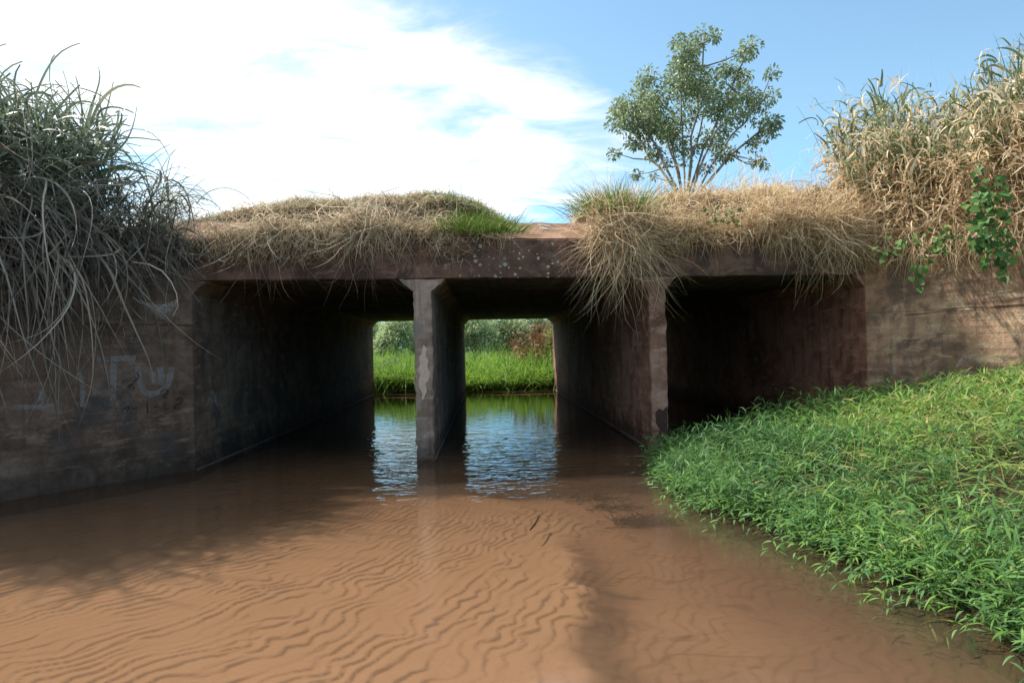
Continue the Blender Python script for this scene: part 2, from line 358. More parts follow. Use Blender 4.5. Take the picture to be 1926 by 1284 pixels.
for k, (a, b) in enumerate((P1, P2)):
    pr = [(a, -0.6), (b, -0.6), (b, ZS - HN), (b + HN, ZS - 0.006), (a - HN, ZS - 0.006), (a, ZS - HN)]
    o = kid(sweep('pier', pr, M['pier_brown' if k else 'pier'], None, jit=0.007, seed=3 + k, sub=0.07, y_off=0.004))
    o['label'] = ['grey pier with a bare plaster patch between left and middle cells', 'stained brown pier with a broken foot beside the grassy bank'][k]
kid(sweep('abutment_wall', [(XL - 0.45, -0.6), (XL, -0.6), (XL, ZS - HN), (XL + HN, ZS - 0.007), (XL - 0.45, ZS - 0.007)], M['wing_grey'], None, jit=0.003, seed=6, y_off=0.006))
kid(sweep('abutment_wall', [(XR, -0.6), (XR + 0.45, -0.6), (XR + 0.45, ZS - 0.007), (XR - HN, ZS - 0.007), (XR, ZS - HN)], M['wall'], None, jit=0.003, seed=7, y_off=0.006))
kid(sweep('kerb', [(XL - 0.5, ZT), (XR + 0.5, ZT), (XR + 0.5, ZT + 0.012), (XL - 0.5, ZT + 0.012)], M['slab'], None, y_off=0.01, length=0.05, steps=1))
# sloping kerb on the deck edge
def prism_kerb():
    V = []; Fc = []; xs = np.linspace(XL - 0.5, XR + 0.5, 60); rng = np.random.default_rng(5)
    for x in xs:
        y = face_y(x)
        j = rng.normal(0, 0.006, 4)
        V += [(x, y + 0.03, ZT + 0.012 + abs(j[0]) * 0.3), (x, y + 0.36, ZT + 0.285 + j[1]), (x, y + 0.6, ZT + 0.29 + j[2]), (x, y + 0.6, ZT - 0.01)]
    for i in range(len(xs) - 1):
        for k in range(4):
            a = i * 4 + k; b_ = i * 4 + (k + 1) % 4
            Fc.append((a, b_, b_ + 4, a + 4))
    Fc.append((0, 3, 2, 1)); e = (len(xs) - 1) * 4; Fc.append((e, e + 1, e + 2, e + 3))
    return mesh_obj('kerb', V, Fc, M['kerb'])
bpy.data.objects.remove(bpy.data.objects['kerb']); kid(prism_kerb())
# waterline ledges along the walls
def ledge(x, side, name='footing_ledge'):
    V = []; Fc = []; n = 40; rng = np.random.default_rng(int(abs(x * 100)))
    for i in range(n + 1):
        tt = LEN * i / n; xx = x + AX[0] * tt; yy = face_y(x) + tt + 0.03; d = 0.014 + rng.normal(0, 0.004); hz = 0.004 + rng.normal(0, 0.003)
        V += [(xx - side * 0.01, yy, hz + 0.012), (xx + side * d, yy, hz), (xx + side * d, yy, -0.03)]
    for i in range(n):
        a = i * 3
        Fc += [(a, a + 1, a + 4, a + 3), (a + 1, a + 2, a + 5, a + 4)]
    return kid(mesh_obj(name, V, Fc, M['scum']))
ledge(P1[1], 1); ledge(P2[0], -1); ledge(XL, 1)

# wing walls
WL0 = np.array([XL, face_y(XL), 0]); WLd = np.array([-0.6, -0.8, 0]); WLn = np.array([0.8, -0.6, 0])
WR0 = np.array([XR, face_y(XR), 0]); WRd = np.array([0.6, -0.8, 0]); WRn = np.array([-0.8, -0.6, 0])
ZJ, ZW = 1.86, 2.62
def wing(p0, d, n, mat, seed):
    rng = np.random.default_rng(seed); V = []; Fc = []; L = 8.8; N = 60
    prof = [(0, -0.6), (0, 0.4), (0, 1.0), (0, ZJ - 0.01), (-0.022, ZJ), (-0.012, ZJ + 0.02), (-0.012, ZW - 0.02), (-0.03, ZW), (-0.35, ZW), (-0.35, -0.6)]
    k = len(prof)
    for i in range(N + 1):
        s = L * i / N
        for (o, z) in prof:
            q = p0 + d * s + n * (o + rng.normal(0, 0.004)); V.append((q[0], q[1], z + rng.normal(0, 0.004)))
    for i in range(N):
        for j in range(k):
            a = i * k + j; b_ = i * k + (j + 1) % k; Fc.append((a, b_, b_ + k, a + k))
    Fc.append(tuple(range(k))[::-1]); Fc.append(tuple(range(N * k, N * k + k)))
    return kid(mesh_obj('wing_wall', V, Fc, mat))
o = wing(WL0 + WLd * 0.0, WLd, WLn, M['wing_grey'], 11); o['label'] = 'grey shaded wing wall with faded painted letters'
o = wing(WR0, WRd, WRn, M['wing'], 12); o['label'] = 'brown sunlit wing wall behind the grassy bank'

# patches and writing -------------------------------------------------
def poly_patch(name, pxs, p0, n, mat, off=0.004):
    n = np.asarray(n, float); n /= np.linalg.norm(n)
    V = [on_plane(px, py, p0, n) + n * off for px, py in pxs]
    c = np.mean(V, 0); k = len(V); V2 = [v - n * (off + 0.01) for v in V]
    Fc = [tuple(range(k))] + [(i, (i + 1) % k, k + (i + 1) % k, k + i) for i in range(k)]
    return mesh_obj(name, V + V2, Fc, mat)
def strokes(name, lines, p0, n, mat, wd=0.03, off=0.006):
    """one painted mark: brush strokes given as pixel polylines, laid on the wall plane"""
    n = np.asarray(n, float); n /= np.linalg.norm(n); V = []; Fc = []
    for li, ln in enumerate(lines):
        P = np.array([on_plane(px, py, p0, n) for px, py in ln]) + n * (off + 0.0007 * li)
        if len(P) > 2:                                                   # round off the corners
            Q = [P[0]]
            for a, b_ in zip(P[:-1], P[1:]): Q += [a * .75 + b_ * .25, a * .25 + b_ * .75]
            P = np.array(Q + [P[-1]])
        base = len(V)
        for i, q in enumerate(P):
            tg = P[min(i + 1, len(P) - 1)] - P[max(i - 1, 0)]; tg /= np.linalg.norm(tg) + 1e-9
            sd = np.cross(n, tg); ww = wd * (0.85 + 0.3 * random.random())
            V += [q + sd * ww / 2, q - sd * ww / 2]
        for i in range(len(P) - 1): Fc.append((base + 2 * i, base + 2 * i + 1, base + 2 * i + 3, base + 2 * i + 2))
    return mesh_obj(name, V, Fc, mat)
fn = np.array([SK, -1.0, 0]); fn /= np.linalg.norm(fn)
f0 = np.array([0, face_y(0) - 0.002, 0])
kid(poly_patch('plaster_patch', [(796, 648), (803, 655), (801, 668), (806, 678), (804, 690), (809, 702), (806, 716), (800, 722), (803, 735), (797, 750), (793, 752), (794, 738), (788, 728), (787, 715), (791, 706), (785, 696), (790, 684), (788, 672), (793, 664)], f0, fn, M['plaster']))
for lines, wd in (([[(182, 676), (255, 673)], [(214, 676), (213, 700), (212, 752)]], 0.07),
                  ([[(259, 688), (262, 722), (276, 742), (300, 738), (318, 720), (322, 690)], [(285, 700), (292, 722)], [(300, 690), (304, 724)]], 0.075),
                  ([[(150, 700), (155, 735), (154, 765)]], 0.05),
                  ([[(34, 764), (66, 765), (102, 762)], [(78, 735), (77, 763)]], 0.05)):
    kid(strokes('faded_letter', lines, WL0, WLn, M['pale_paint'], wd))
for lines in ([[(256, 700), (262, 708), (254, 716), (246, 722), (243, 730)]], [[(240, 726), (248, 720), (252, 732)]],
              [[(300, 738), (310, 730), (318, 738), (303, 746), (316, 748)]], [[(232, 768), (245, 762), (238, 774)], [(248, 768), (258, 766)]],
              [[(276, 756), (277, 776)]], [[(288, 765), (297, 764)]], [[(306, 760), (312, 757), (306, 770), (316, 769)]], [[(330, 752), (340, 745), (344, 755), (322, 766), (340, 768)]]):
    kid(strokes('scribble', lines, WL0, WLn, M['dark_paint'], 0.014, 0.011))
wn = np.array([1.0, 0.037, 0]); wn /= np.linalg.norm(wn)
kid(strokes('painted_letter', [[(387, 765), (394, 738), (403, 740), (408, 764)], [(390, 752), (406, 752)]], WL0, wn, M['pale_paint'], 0.07))
pn = -wn; p20 = np.array([P2[0], face_y(P2[0]), 0])
kid(strokes('painted_letter', [[(1205, 628), (1191, 626), (1191, 664), (1205, 667)], [(1192, 645), (1202, 646)], [(1207, 628), (1207, 640)]], p20, pn, M['white_paint'], 0.09))
kid(strokes('faded_letter', [[(1681, 700), (1684, 676), (1700, 668), (1712, 678), (1714, 700)]], WR0, WRn, M['white_paint'], 0.045))
kid(strokes('faded_letter', [[(1800, 690), (1812, 672), (1835, 668), (1850, 680)]], WR0, WRn, M['white_paint'], 0.05))
for ln in ([(1700, 592), (1740, 590), (1775, 584), (1840, 583), (1930, 574)], [(1842, 556), (1880, 552), (1930, 544)], [(1850, 568), (1890, 566), (1930, 559)], [(1868, 578), (1900, 574), (1930, 572)], [(1700, 640), (1712, 641), (1730, 638)]):
    kid(strokes('crack', [ln], WR0, WRn, M['dark_paint'], 0.013, 0.01))
M['broken'] = plain('broken_concrete', (0.055, 0.034, 0.029), var=0.6, scale=40, bump=0.8)
kid(poly_patch('broken_foot', [(1233, 775), (1240, 768), (1247, 772), (1254, 764), (1256, 838), (1240, 836), (1236, 822), (1242, 808), (1234, 795)], f0, fn, M['broken'], 0.008))
kn = np.array([0, -0.64, 0.77]); kn /= np.linalg.norm(kn)
kid(strokes('paint_smear', [[(1000, 425), (1022, 431), (1050, 432)], [(1008, 423), (1035, 426)]], np.array([0.5, face_y(0.5) + 0.2, ZT + 0.15]), kn, M['white_paint'], 0.045, 0.012))

# ------------------------------------------------------------------ terrain behind the walls
SF = float(np.hypot(XR - XL, face_y(XR) - face_y(XL)))        # face length
MX = [-14, -9, -6.5, -5.2, -4.2, -2.7, -1.8, -0.9, -0.45, -0.1, 0.12, 0.85, 1.05, 1.5, 3, 5, 7, 14]
MH = [0.1, 0.1, 0.12, 0.16, 0.3, 0.55, 0.68, 0.66, 0.5, 0.2, -0.02, -0.02, 0.3, 0.5, 0.6, 0.62, 0.62, 0.6]
def emb(s, t):
    s = np.asarray(s, float); t = np.asarray(t, float)
    base = np.where((s < 0)[..., None], WL0 + WLd * (-s)[..., None], np.where((s > SF)[..., None], WR0 + WRd * (s - SF)[..., None], WL0 + (WR0 - WL0) * (s / SF)[..., None]))
    a = sstep(-0.8, 0.8, s); b_ = sstep(SF - 0.8, SF + 0.8, s)
    n = (1 - a)[..., None] * -WLn + (a * (1 - b_))[..., None] * AX + b_[..., None] * -WRn
    p = base + n * t[..., None]
    mh = np.interp(p[..., 0], MX, MH)
    bump = 0.22 + 0.78 * sstep(-0.3, 1.5, t); bump = bump * (1 - sstep(3.2, 6.0, t))
    onface = np.clip(a * (1 - b_), 0, 1)
    edge = lerp(2.60, 2.90, onface)
    basez = edge + (3.2 - edge) * sstep(0.38, lerp(2.5, 0.5, onface), t)
    rough = (fbm(p[..., 0] * 1.6, p[..., 1] * 1.6, 3) - 0.5) * np.where(p[..., 0] > 0.9, 0.6, 0.22) * np.clip(mh * 2, 0, 1) * sstep(0, 0.8, t)
    z = basez + mh * bump + rough
    p[..., 2] = z
    return p
sv = np.concatenate([np.linspace(-9.5, -1, 50), np.linspace(-0.9, SF + 0.9, 130), np.linspace(SF + 1, SF + 8.8, 50)])
tv = np.concatenate([np.linspace(0.06, 4, 34), np.linspace(4.3, 14.0, 16)])
G = emb(sv[:, None] * np.ones_like(tv)[None], tv[None] * np.ones_like(sv)[:, None])
drop = G[:, -1:].copy(); drop[..., 2] = np.where((sv > -1.6) & (sv < SF + 1.6), 2.9, -0.5)[:, None]
low = G[:, :1].copy(); low[..., 2] = np.where((sv > -0.3) & (sv < SF + 0.3), 2.8, 2.35)[:, None]; low[..., :2] += (G[:, 1:2] - G[:, :1])[..., :2] * 0.3
G = np.concatenate([low, G, drop], 1); ns, nt = G.shape[:2]
idx = np.arange(ns * nt).reshape(ns, nt)
fq = np.stack([idx[:-1, :-1], idx[1:, :-1], idx[1:, 1:], idx[:-1, 1:]], -1).reshape(-1, 4)
tag(mesh_obj('embankment', G.reshape(-1, 3), fq, M['soil'], smooth=True), kind='structure')

def grid_obj(name, xs, ys, zf, mat, attrs=None):
    Xg, Yg = np.meshgrid(xs, ys, indexing='ij'); r = zf(Xg, Yg); at_ = {}
    if isinstance(r, tuple): Zg, at_ = r
    else: Zg = r
    idx = np.arange(Xg.size).reshape(Xg.shape)
    fq = np.stack([idx[:-1, :-1], idx[1:, :-1], idx[1:, 1:], idx[:-1, 1:]], -1).reshape(-1, 4)
    return mesh_obj(name, np.stack([Xg, Yg, Zg], -1).reshape(-1, 3), fq, mat, smooth=True, attrs={k: v.ravel() for k, v in at_.items()})

# shoreline of the grassy bank: x of the water's edge as a function of y
SY = np.array([0.0, 2.0, 3.33, 4.1, 4.85, 5.57, 6.36, 7.2, 8.2, 8.8, 9.4, 10.5, 14.0])
SX = np.array([2.9, 2.65, 2.47, 2.36, 2.25, 2.06, 1.72, 1.62, 1.66, 1.92, 2.45, 3.0, 4.6])
def shore(y): return np.interp(y, SY, SX)
def bank_z(x, y):
    d = x - shore(y)
    z = np.where(d < 0, d * 1.3, 0.02 + 0.24 * np.minimum(d, 1.5) + 0.17 * np.clip(d - 1.5, 0, 3.0))
    z = z + (fbm(x * 1.7, y * 1.7, 9) - 0.5) * 0.16 * sstep(0, 0.6, d)
    z = np.where(y > 10.2, z - (y - 10.2) * 0.3, z)
    z = np.where(d < -0.04, -0.5, z)
    return np.maximum(z, -0.5)
tag(grid_obj('grass_bank', np.linspace(1.0, 13, 110), np.linspace(-3, 14, 150), bank_z, M['bank_soil']), kind='structure')

# river bed --------------------------------------------------------------
EY = [0, 3.07, 4.32, 5.55, 6.4, 6.9, 7.5, 8.2, 12]; EX = [0.0, 0.2, 0.32, 0.42, 0.3, 0.05, -0.45, -1.1, -4]
def bed(x, y):
    xe = np.interp(y, EY, EX) + (fbm(x * 0 + 3.3, y * 2.6, 21) - 0.5) * 0.42
    dd = x - xe
    drop = sstep(-0.06, 0.34 + 0.25 * sstep(5.5, 7, y), dd)
    mixq = sstep(-2.4, 0.2, x); q = lerp(x * 0.75 - y * 0.66 + 2.5, x * 0.94 - y * 0.34 + 1.42, mixq); c_ = x * 0.55 + y * 0.83
    wq = (fbm(x * 1.3, y * 1.3, 31) - 0.5) * 1.5 + (fbm(c_ * 4.4, q * 2.2, 41, 2) - 0.5) * 2.2 + (fbm(c_ * 11, q * 7, 43, 2) - 0.5) * 0.5
    ph = q / 0.1 + wq
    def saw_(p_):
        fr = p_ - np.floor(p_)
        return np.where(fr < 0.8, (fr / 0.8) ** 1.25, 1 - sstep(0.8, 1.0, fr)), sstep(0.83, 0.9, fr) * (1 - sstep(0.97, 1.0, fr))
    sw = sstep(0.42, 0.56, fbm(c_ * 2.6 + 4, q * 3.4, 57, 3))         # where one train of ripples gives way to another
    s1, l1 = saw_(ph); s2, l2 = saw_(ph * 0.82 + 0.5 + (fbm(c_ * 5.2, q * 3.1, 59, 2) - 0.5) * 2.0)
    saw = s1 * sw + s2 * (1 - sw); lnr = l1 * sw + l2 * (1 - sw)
    mod = 0.3 + 1.1 * sstep(0.25, 0.7, fbm(c_ * 3.0, q * 4.5, 51))
    amp = 0.0095 * (1 - drop * 0.55) * mod * (1 - sstep(6.6, 8.2, y) * 0.6) * (1 - sstep(1.8, 3.3, -x) * 0.5)
    z = -0.12 - 0.07 * drop + amp * saw
    z = z + 0.02 * (fbm(x * 0.9, y * 0.9, 61) - 0.5)
    z = z - 0.04 * sstep(2.2, 4.2, -x - (y - 4) * 0.05)
    z = z + 0.03 * sstep(8.0, 9.5, y) + 0.06 * drop * sstep(8.0, 9.5, y)
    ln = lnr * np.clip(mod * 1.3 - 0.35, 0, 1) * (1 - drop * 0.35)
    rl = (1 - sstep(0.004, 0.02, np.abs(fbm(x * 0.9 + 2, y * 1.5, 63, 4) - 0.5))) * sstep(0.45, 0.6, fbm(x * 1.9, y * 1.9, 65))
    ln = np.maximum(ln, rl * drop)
    silt = np.clip(drop * (0.55 + 0.5 * fbm(x * 1.2, y * 1.2, 71)) + 0.4 * (sstep(0.0, 0.15, dd) * (1 - sstep(0.15, 0.45, dd))) * (1 - sstep(5, 6.5, y)) , 0, 1)
    silt = np.maximum(silt, sstep(4.6, 7.8, y) * 0.75)
    trough_shade = 0.75 * sstep(-0.03, 0.12, dd) * (1 - sstep(0.16, 0.42, dd)) * (1 - sstep(4.6, 6.2, y)) * (0.55 + 0.45 * sstep(0.3, 0.6, fbm(x * 3, y * 6, 83)))  # shade in the trough below the bar, painted as a dark streak
    shade_silt = np.maximum(trough_shade, sstep(0.0, 1.0, 1 - (shore(y) - x + 0.3 * (fbm(x * 2, y * 2, 81) - 0.5)) / 1.35))
    return z, {'silt': silt, 'lee_shade_lines': ln, 'edge': shade_silt}
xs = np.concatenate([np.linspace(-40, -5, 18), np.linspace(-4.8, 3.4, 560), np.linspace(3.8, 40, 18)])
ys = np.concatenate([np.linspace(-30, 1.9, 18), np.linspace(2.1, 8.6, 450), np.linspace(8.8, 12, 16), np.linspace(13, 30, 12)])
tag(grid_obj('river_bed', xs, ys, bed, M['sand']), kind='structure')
tag(mesh_obj('stream', [(-12, -30, 0), (4.6, -30, 0), (8, 12, 0), (8, 27, 0), (-14, 27, 0), (-12, 8, 0)], [(0, 1, 2, 3, 4, 5)], M['water']), kind='structure')
def mead(x, y):
    d = y - (24.25 + 0.13 * x + 0.5 * (fbm(x * 0.8, x * 0 + 2, 5) - 0.5))
    z = np.where(d < 0, np.maximum(0.12 + d * 3, -0.5), np.minimum(0.12 + d * 0.12, 0.42))
    return z + 2.4 * sstep(1.75, 2.6, x) * sstep(24.2, 25.2, y) * (1 - sstep(6, 12, x))  # unseen earth rise added at the right cell's outlet to darken its inside
tag(grid_obj('meadow', np.concatenate([np.linspace(-600, -20, 14), np.linspace(-16, 16, 80), np.linspace(20, 600, 14)]), np.concatenate([np.linspace(23.6, 32, 60), np.linspace(36, 900, 14)]), mead, M['meadow']), kind='structure')
tag(mesh_obj('ground', [(-900, -900, -0.62), (900, -900, -0.62), (900, 900, -0.62), (-900, 900, -0.62)], [(0, 1, 2, 3)], M['meadow']), kind='structure')

# ------------------------------------------------------------------ blades
def unit(v): return v / (np.linalg.norm(v, axis=-1, keepdims=True) + 1e-9)
class Blades:
    def __init__(s): s.V = []; s.F = []; s.T = []; s.n = 0
    def add(s, roots, dirs, L, Wd, droop, tone, rng, nseg=6, wob=0.12, shape='grass', side=None, twist=0.0, zmin=None):
        N = len(roots)
        if N == 0: return
        d = unit(np.asarray(dirs, float)); p = np.array(roots, float)
        L = np.broadcast_to(L, N); Wd = np.broadcast_to(Wd, N); droop = np.broadcast_to(droop, N); tone = np.broadcast_to(tone, N)
        sd = unit(np.cross(d, rng.normal(size=(N, 3)))) if side is None else unit(side)
        bend = rng.normal(size=(N, 3)) * wob
        P = np.zeros((N, nseg + 1, 2, 3))
        for k in range(nseg + 1):
            u = k / nseg
            if shape == 'grass': w_ = (1 - u ** 1.6) * 0.92 + 0.08 * (1 - u)
            elif shape == 'leaf': w_ = math.sin(math.pi * min(1, 0.06 + 0.94 * u ** 0.75)) if u < 1 else 0.0
            else: w_ = 1 - 0.6 * u
            hw = (Wd * max(w_, 0.03) * 0.5)[:, None]
            sd = unit(sd - (sd * d).sum(-1, keepdims=True) * d)
            P[:, k, 0] = p - sd * hw; P[:, k, 1] = p + sd * hw
            p = p + d * (L / nseg)[:, None]
            if zmin is not None: p[:, 2] = np.maximum(p[:, 2], zmin)
            bend = bend + rng.normal(size=(N, 3)) * wob * 0.6
            d = unit(d + np.stack([0 * droop, 0 * droop, -droop], -1) / nseg + bend / nseg * 2)
            if twist: sd = unit(sd + np.cross(d, sd) * twist / nseg)
        m_ = (nseg + 1) * 2
        base = s.n + np.arange(N)[:, None, None] * m_
        k = np.arange(nseg)[None, :, None] * 2
        q = np.array([0, 1, 3, 2])[None, None]
        s.F.append((base + k + q).reshape(-1, 4)); s.V.append(P.reshape(-1, 3)); s.T.append(np.repeat(tone, m_)); s.n += N * m_
        return p
    def obj(s, name, mat, parent=None):
        return mesh_obj(name, np.concatenate(s.V), np.concatenate(s.F), mat, parent, smooth=True, attrs={'tone': np.clip(np.concatenate(s.T), 0, 1)})
def s_of_px(px, y=440):
    """arc position on the wall line seen in that photo column"""
    u = (px - 963) / F; best = None
    ss = np.linspace(-8.8, SF + 8, 1200); p = emb(ss, np.zeros_like(ss)); uu = (p[:, 0]) / np.maximum(p[:, 1], 0.2)
    return ss[np.argmin(np.abs(uu - (u + 0.0)))]
OUTL = np.array([0.0, -1.0, 0.0])
def outdir(s):
    a = sstep(-0.6, 0.6, s); b_ = sstep(SF - 0.6, SF + 0.6, s)
    return (1 - a)[..., None] * WLn + (a * (1 - b_))[..., None] * fn + b_[..., None] * WRn
def upish(rng, n, spread, up=1.0):
    v = rng.normal(size=(n, 3)) * spread; v[:, 2] = np.abs(v[:, 2]) * 0.3 + up; return v

# --- left mound turf
rng = np.random.default_rng(101)
B = Blades()
N = 30000
s = rng.uniform(-1.5, s_of_px(975), N); tt = rng.uniform(0.05, 3.4, N) ** 1.0
p = emb(s, tt); keep = (p[:, 0] < 0.05) & (p[:, 0] > -6.5); p = p[keep]; n = len(p)
patchy = fbm(p[:, 0] * 1.1, p[:, 1] * 1.1, 15)
tone = np.clip(rng.normal(0.55, 0.23, n) + (patchy - 0.5) * 1.2 + 0.15 * sstep(-2.5, -0.3, p[:, 0]), 0, 1)
B.add(p - [0, 0, 0.02], upish(rng, n, 0.85), rng.uniform(0.06, 0.2, n) * (0.7 + 0.6 * patchy), rng.uniform(0.006, 0.012, n), rng.uniform(0.3, 2.6, n), tone, rng, 5, 0.6)
# a few taller blades and seed stalks on the crest
N = 260; s = rng.uniform(-0.5, s_of_px(940), N); p = emb(s, rng.uniform(0.3, 2.4, N)); n = len(p)
B.add(p, upish(rng, n, 0.25), rng.uniform(0.2, 0.42, n), 0.004, rng.uniform(0, 1.0, n), rng.uniform(0.3, 1, n), rng, 5)
tag(B.obj('mound_turf', M['mound']), 'short straw and olive turf covering the mound above the left and middle cells', 'grass', kind='stuff')

# --- dead grass hanging over the left slab edge
def curtain(B, rng, px0, px1, n, Lr, up=0.35, droop=(3, 6), t=(0.0, 0.35), w_=(0.006, 0.013), tone=(0.45, 0.2), wob=1.3, nseg=10, lift=(0.0, 0.12), outk=1.0, clus=1.0):
    s0, s1 = s_of_px(px0), s_of_px(px1)
    s = rng.uniform(s0, s1, n); tt = rng.uniform(*t, n)
    s = s[rng.random(n) < np.clip(1 - clus + 2.2 * (fbm(s * 1.7, s * 0 + abs(px0), 91) - 0.2), 0.08, 1)]; n = len(s); tt = tt[:n]
    p = emb(s, tt); p[:, 2] = np.maximum(p[:, 2], lerp(2.62, 3.0, ((s > 0) & (s < SF)).astype(float))) + rng.uniform(*lift, n) * rng.random(n)
    o = outdir(s); d = o * outk * (0.2 + rng.random((n, 1))) + rng.normal(size=(n, 3)) * 0.75; d[:, 2] += up * rng.uniform(-0.5, 2, n)
    B.add(p, d, rng.uniform(*Lr, n), rng.uniform(*w_, n), rng.uniform(*droop, n), np.where(rng.random(n) < 0.4, rng.uniform(0, 0.25, n), np.clip(rng.normal(tone[0] + 0.12, tone[1], n), 0, 0.93)), rng, nseg, wob)
def tangle(B, rng, px0, px1, n, zr, Lr, w_, tone, offr=(0.02, 0.35), wob=2.2, droop=(0.5, 4), nseg=10):
    """loose broken stems caught at random in the fringe in front of the wall"""
    s = rng.uniform(s_of_px(px0), s_of_px(px1), n); p = emb(s, np.zeros(n)); p[:, 2] = rng.uniform(*zr, n) + (fbm(s * 1.4, s * 0 + 3, 95) - 0.5) * 0.5
    p += outdir(s) * rng.uniform(*offr, (n, 1)); d = rng.normal(size=(n, 3)) * [0.75, 0.5, 0.6] + [0, 0, -0.75]
    B.add(p, d, rng.uniform(*Lr, n), rng.uniform(*w_, n), rng.uniform(*droop, n), np.where(rng.random(n) < 0.4, rng.uniform(0, 0.3, n), np.clip(rng.normal(tone, 0.2, n), 0, 0.93)), rng, nseg, wob)
B = Blades(); rng = np.random.default_rng(102)
curtain(B, rng, 290, 880, 4600, (0.12, 0.5), t=(-0.02, 0.9), lift=(0, 0.08), up=0.1, tone=(0.5, 0.2))
curtain(B, rng, 400, 860, 2200, (0.3, 0.75), t=(-0.04, 0.2), tone=(0.6, 0.2), lift=(0, 0.2))
curtain(B, rng, 430, 570, 480, (0.35, 0.8), t=(-0.04, 0.15), tone=(0.6, 0.2))
curtain(B, rng, 600, 720, 420, (0.4, 0.8), t=(-0.04, 0.15), tone=(0.62, 0.2))
curtain(B, rng, 740, 850, 420, (0.35, 0.75), t=(-0.04, 0.15), tone=(0.62, 0.2))
curtain(B, rng, 850, 960, 160, (0.2, 0.5), t=(-0.03, 0.1), tone=(0.6, 0.2))
tangle(B, rng, 400, 880, 1300, (2.75, 3.3), (0.1, 0.4), (0.005, 0.011), 0.6, (0.02, 0.2))
tag(B.obj('hanging_dead_grass', M['dry']), 'dead straw grass draped over the slab edge of the left and middle cells', 'grass', kind='stuff')

def hanging_clump(name, px0, px1, ybot, n, mat, seed, label, group, Lk=1.0, spread=0.3):
    """a bunch of long dead stems rooted on the slab edge that hangs below the soffit"""
    rng = np.random.default_rng(seed); B = Blades()
    s0, s1 = s_of_px(px0), s_of_px(px1); sm = (s0 + s1) / 2
    top = emb(np.array([sm]), np.array([0.0]))[0]; D = top[1] - 0.15
    zb = at((px0 + px1) / 2, ybot, D)[2]; H = max(0.25, 3.05 - zb)
    g = rng.normal(0, 1, n); s = np.clip(sm + g * (s1 - s0) * 0.4, s0 - 0.05, s1 + 0.05)
    p = emb(s, rng.uniform(-0.05, 0.15, n)); p[:, 2] = np.maximum(p[:, 2], 2.98) + rng.uniform(-0.08, 0.3, n)
    o = outdir(s) * (0.3 + 0.5 * rng.random((n, 1))) + rng.normal(size=(n, 3)) * spread; o[:, 2] += rng.uniform(-0.7, 0.5, n)
    fall = np.exp(-0.5 * ((s - sm) / ((s1 - s0) * 0.24)) ** 2)
    L = H * Lk * (0.45 + 0.6 * fall * rng.uniform(0.6, 1.3, n))
    B.add(p, o, L, rng.uniform(0.005, 0.012, n), rng.uniform(5, 12, n), np.where(rng.random(n) < 0.35, rng.uniform(0, 0.3, n), rng.uniform(0.5, 0.93, n)), rng, 16, 2.6)
    return tag(B.obj(name, mat), label, 'hanging grass', group)
HG = 'dead grass clumps hanging below the slab edge'
hanging_clump('hanging_grass_clump', 650, 715, 620, 240, M['dry'], 201, 'thin straggly dead grass clump hanging into the left cell beside the pier', HG)
hanging_clump('hanging_grass_clump', 490, 540, 620, 120, M['dry'], 202, 'sparse wispy dead grass strands hanging lowest over the left half of left cell', HG)
hanging_clump('hanging_grass_clump', 1120, 1215, 650, 800, M['dry_red'], 203, 'large tangled tan dead grass clump drooping to a point left of the right pier', HG, 1.0, 0.16)
hanging_clump('hanging_grass_clump', 1470, 1640, 590, 900, M['dry_red'], 204, 'broad fan of straight straw stalks hanging over the dark right cell', HG, 1.0, 0.42)

# --- green tufts beside the bare kerb
def tuft(px, py, D, n, rad, Lr, seed, label, tone=(0.5, 0.25), w_=(0.006, 0.011), lean=(0, 0, 0)):
    rng = np.random.default_rng(seed); B = Blades()
    c = at(px, py, D)
    p = c + rng.normal(size=(n, 3)) * np.array([rad, rad * 0.7, 0.02])
    d = (p - c) / rad * 0.42 + upish(rng, n, 0.22) + np.array(lean)
    B.add(p, d, rng.uniform(*Lr, n), rng.uniform(*w_, n), rng.uniform(0.3, 1.9, n), np.clip(rng.normal(*tone, n), 0, 1), rng, 7)
    return tag(B.obj('grass_tuft', M['green']), label, 'grass tuft', 'green grass tufts on the culvert top')
tuft(922, 440, 9.45, 620, 0.24, (0.16, 0.42), 301, 'bright green grass tuft at the right end of the mound beside bare kerb', lean=(0.15, 0, 0))
tuft(866, 436, 9.2, 220, 0.13, (0.2, 0.45), 302, 'green grass tuft with long blades arching outwards over the slab, left of the brightest tuft', lean=(0.0, -0.35, 0))
tuft(1155, 405, 9.75, 760, 0.24, (0.25, 0.68), 303, 'spiky bright green tuft on straw mound right of the bare kerb', (0.5, 0.25), lean=(-0.1, 0, 0))

# --- straw mass over the right cell
B = Blades(); rng = np.random.default_rng(103)
N = 15000
s = rng.uniform(s_of_px(1130), SF + 1.2, N); tt = rng.uniform(0.0, 2.6, N); p = emb(s, tt); n = N
p[:, 2] = np.maximum(p[:, 2], 3.0)
o = outdir(s) * (0.6 * rng.random((n, 1))) + upish(rng, n, 0.8, 0.8)
pt = fbm(p[:, 0] * 1.3, p[:, 1] * 1.3, 25)
B.add(p - [0, 0, 0.03], o, rng.uniform(0.2, 0.55, n) * (0.5 + fbm(p[:, 0] * 2.2, p[:, 1] * 2.2, 27)), rng.uniform(0.007, 0.016, n), rng.uniform(0.8, 4.5, n), np.clip(rng.normal(0.47, 0.24, n) + (pt - 0.5) * 0.7, 0, 1), rng, 8, 0.8)
curtain(B, rng, 1118, 1640, 5200, (0.2, 0.6), t=(-0.03, 0.5), tone=(0.55, 0.2), w_=(0.007, 0.016), lift=(0, 0.3), up=0.5)
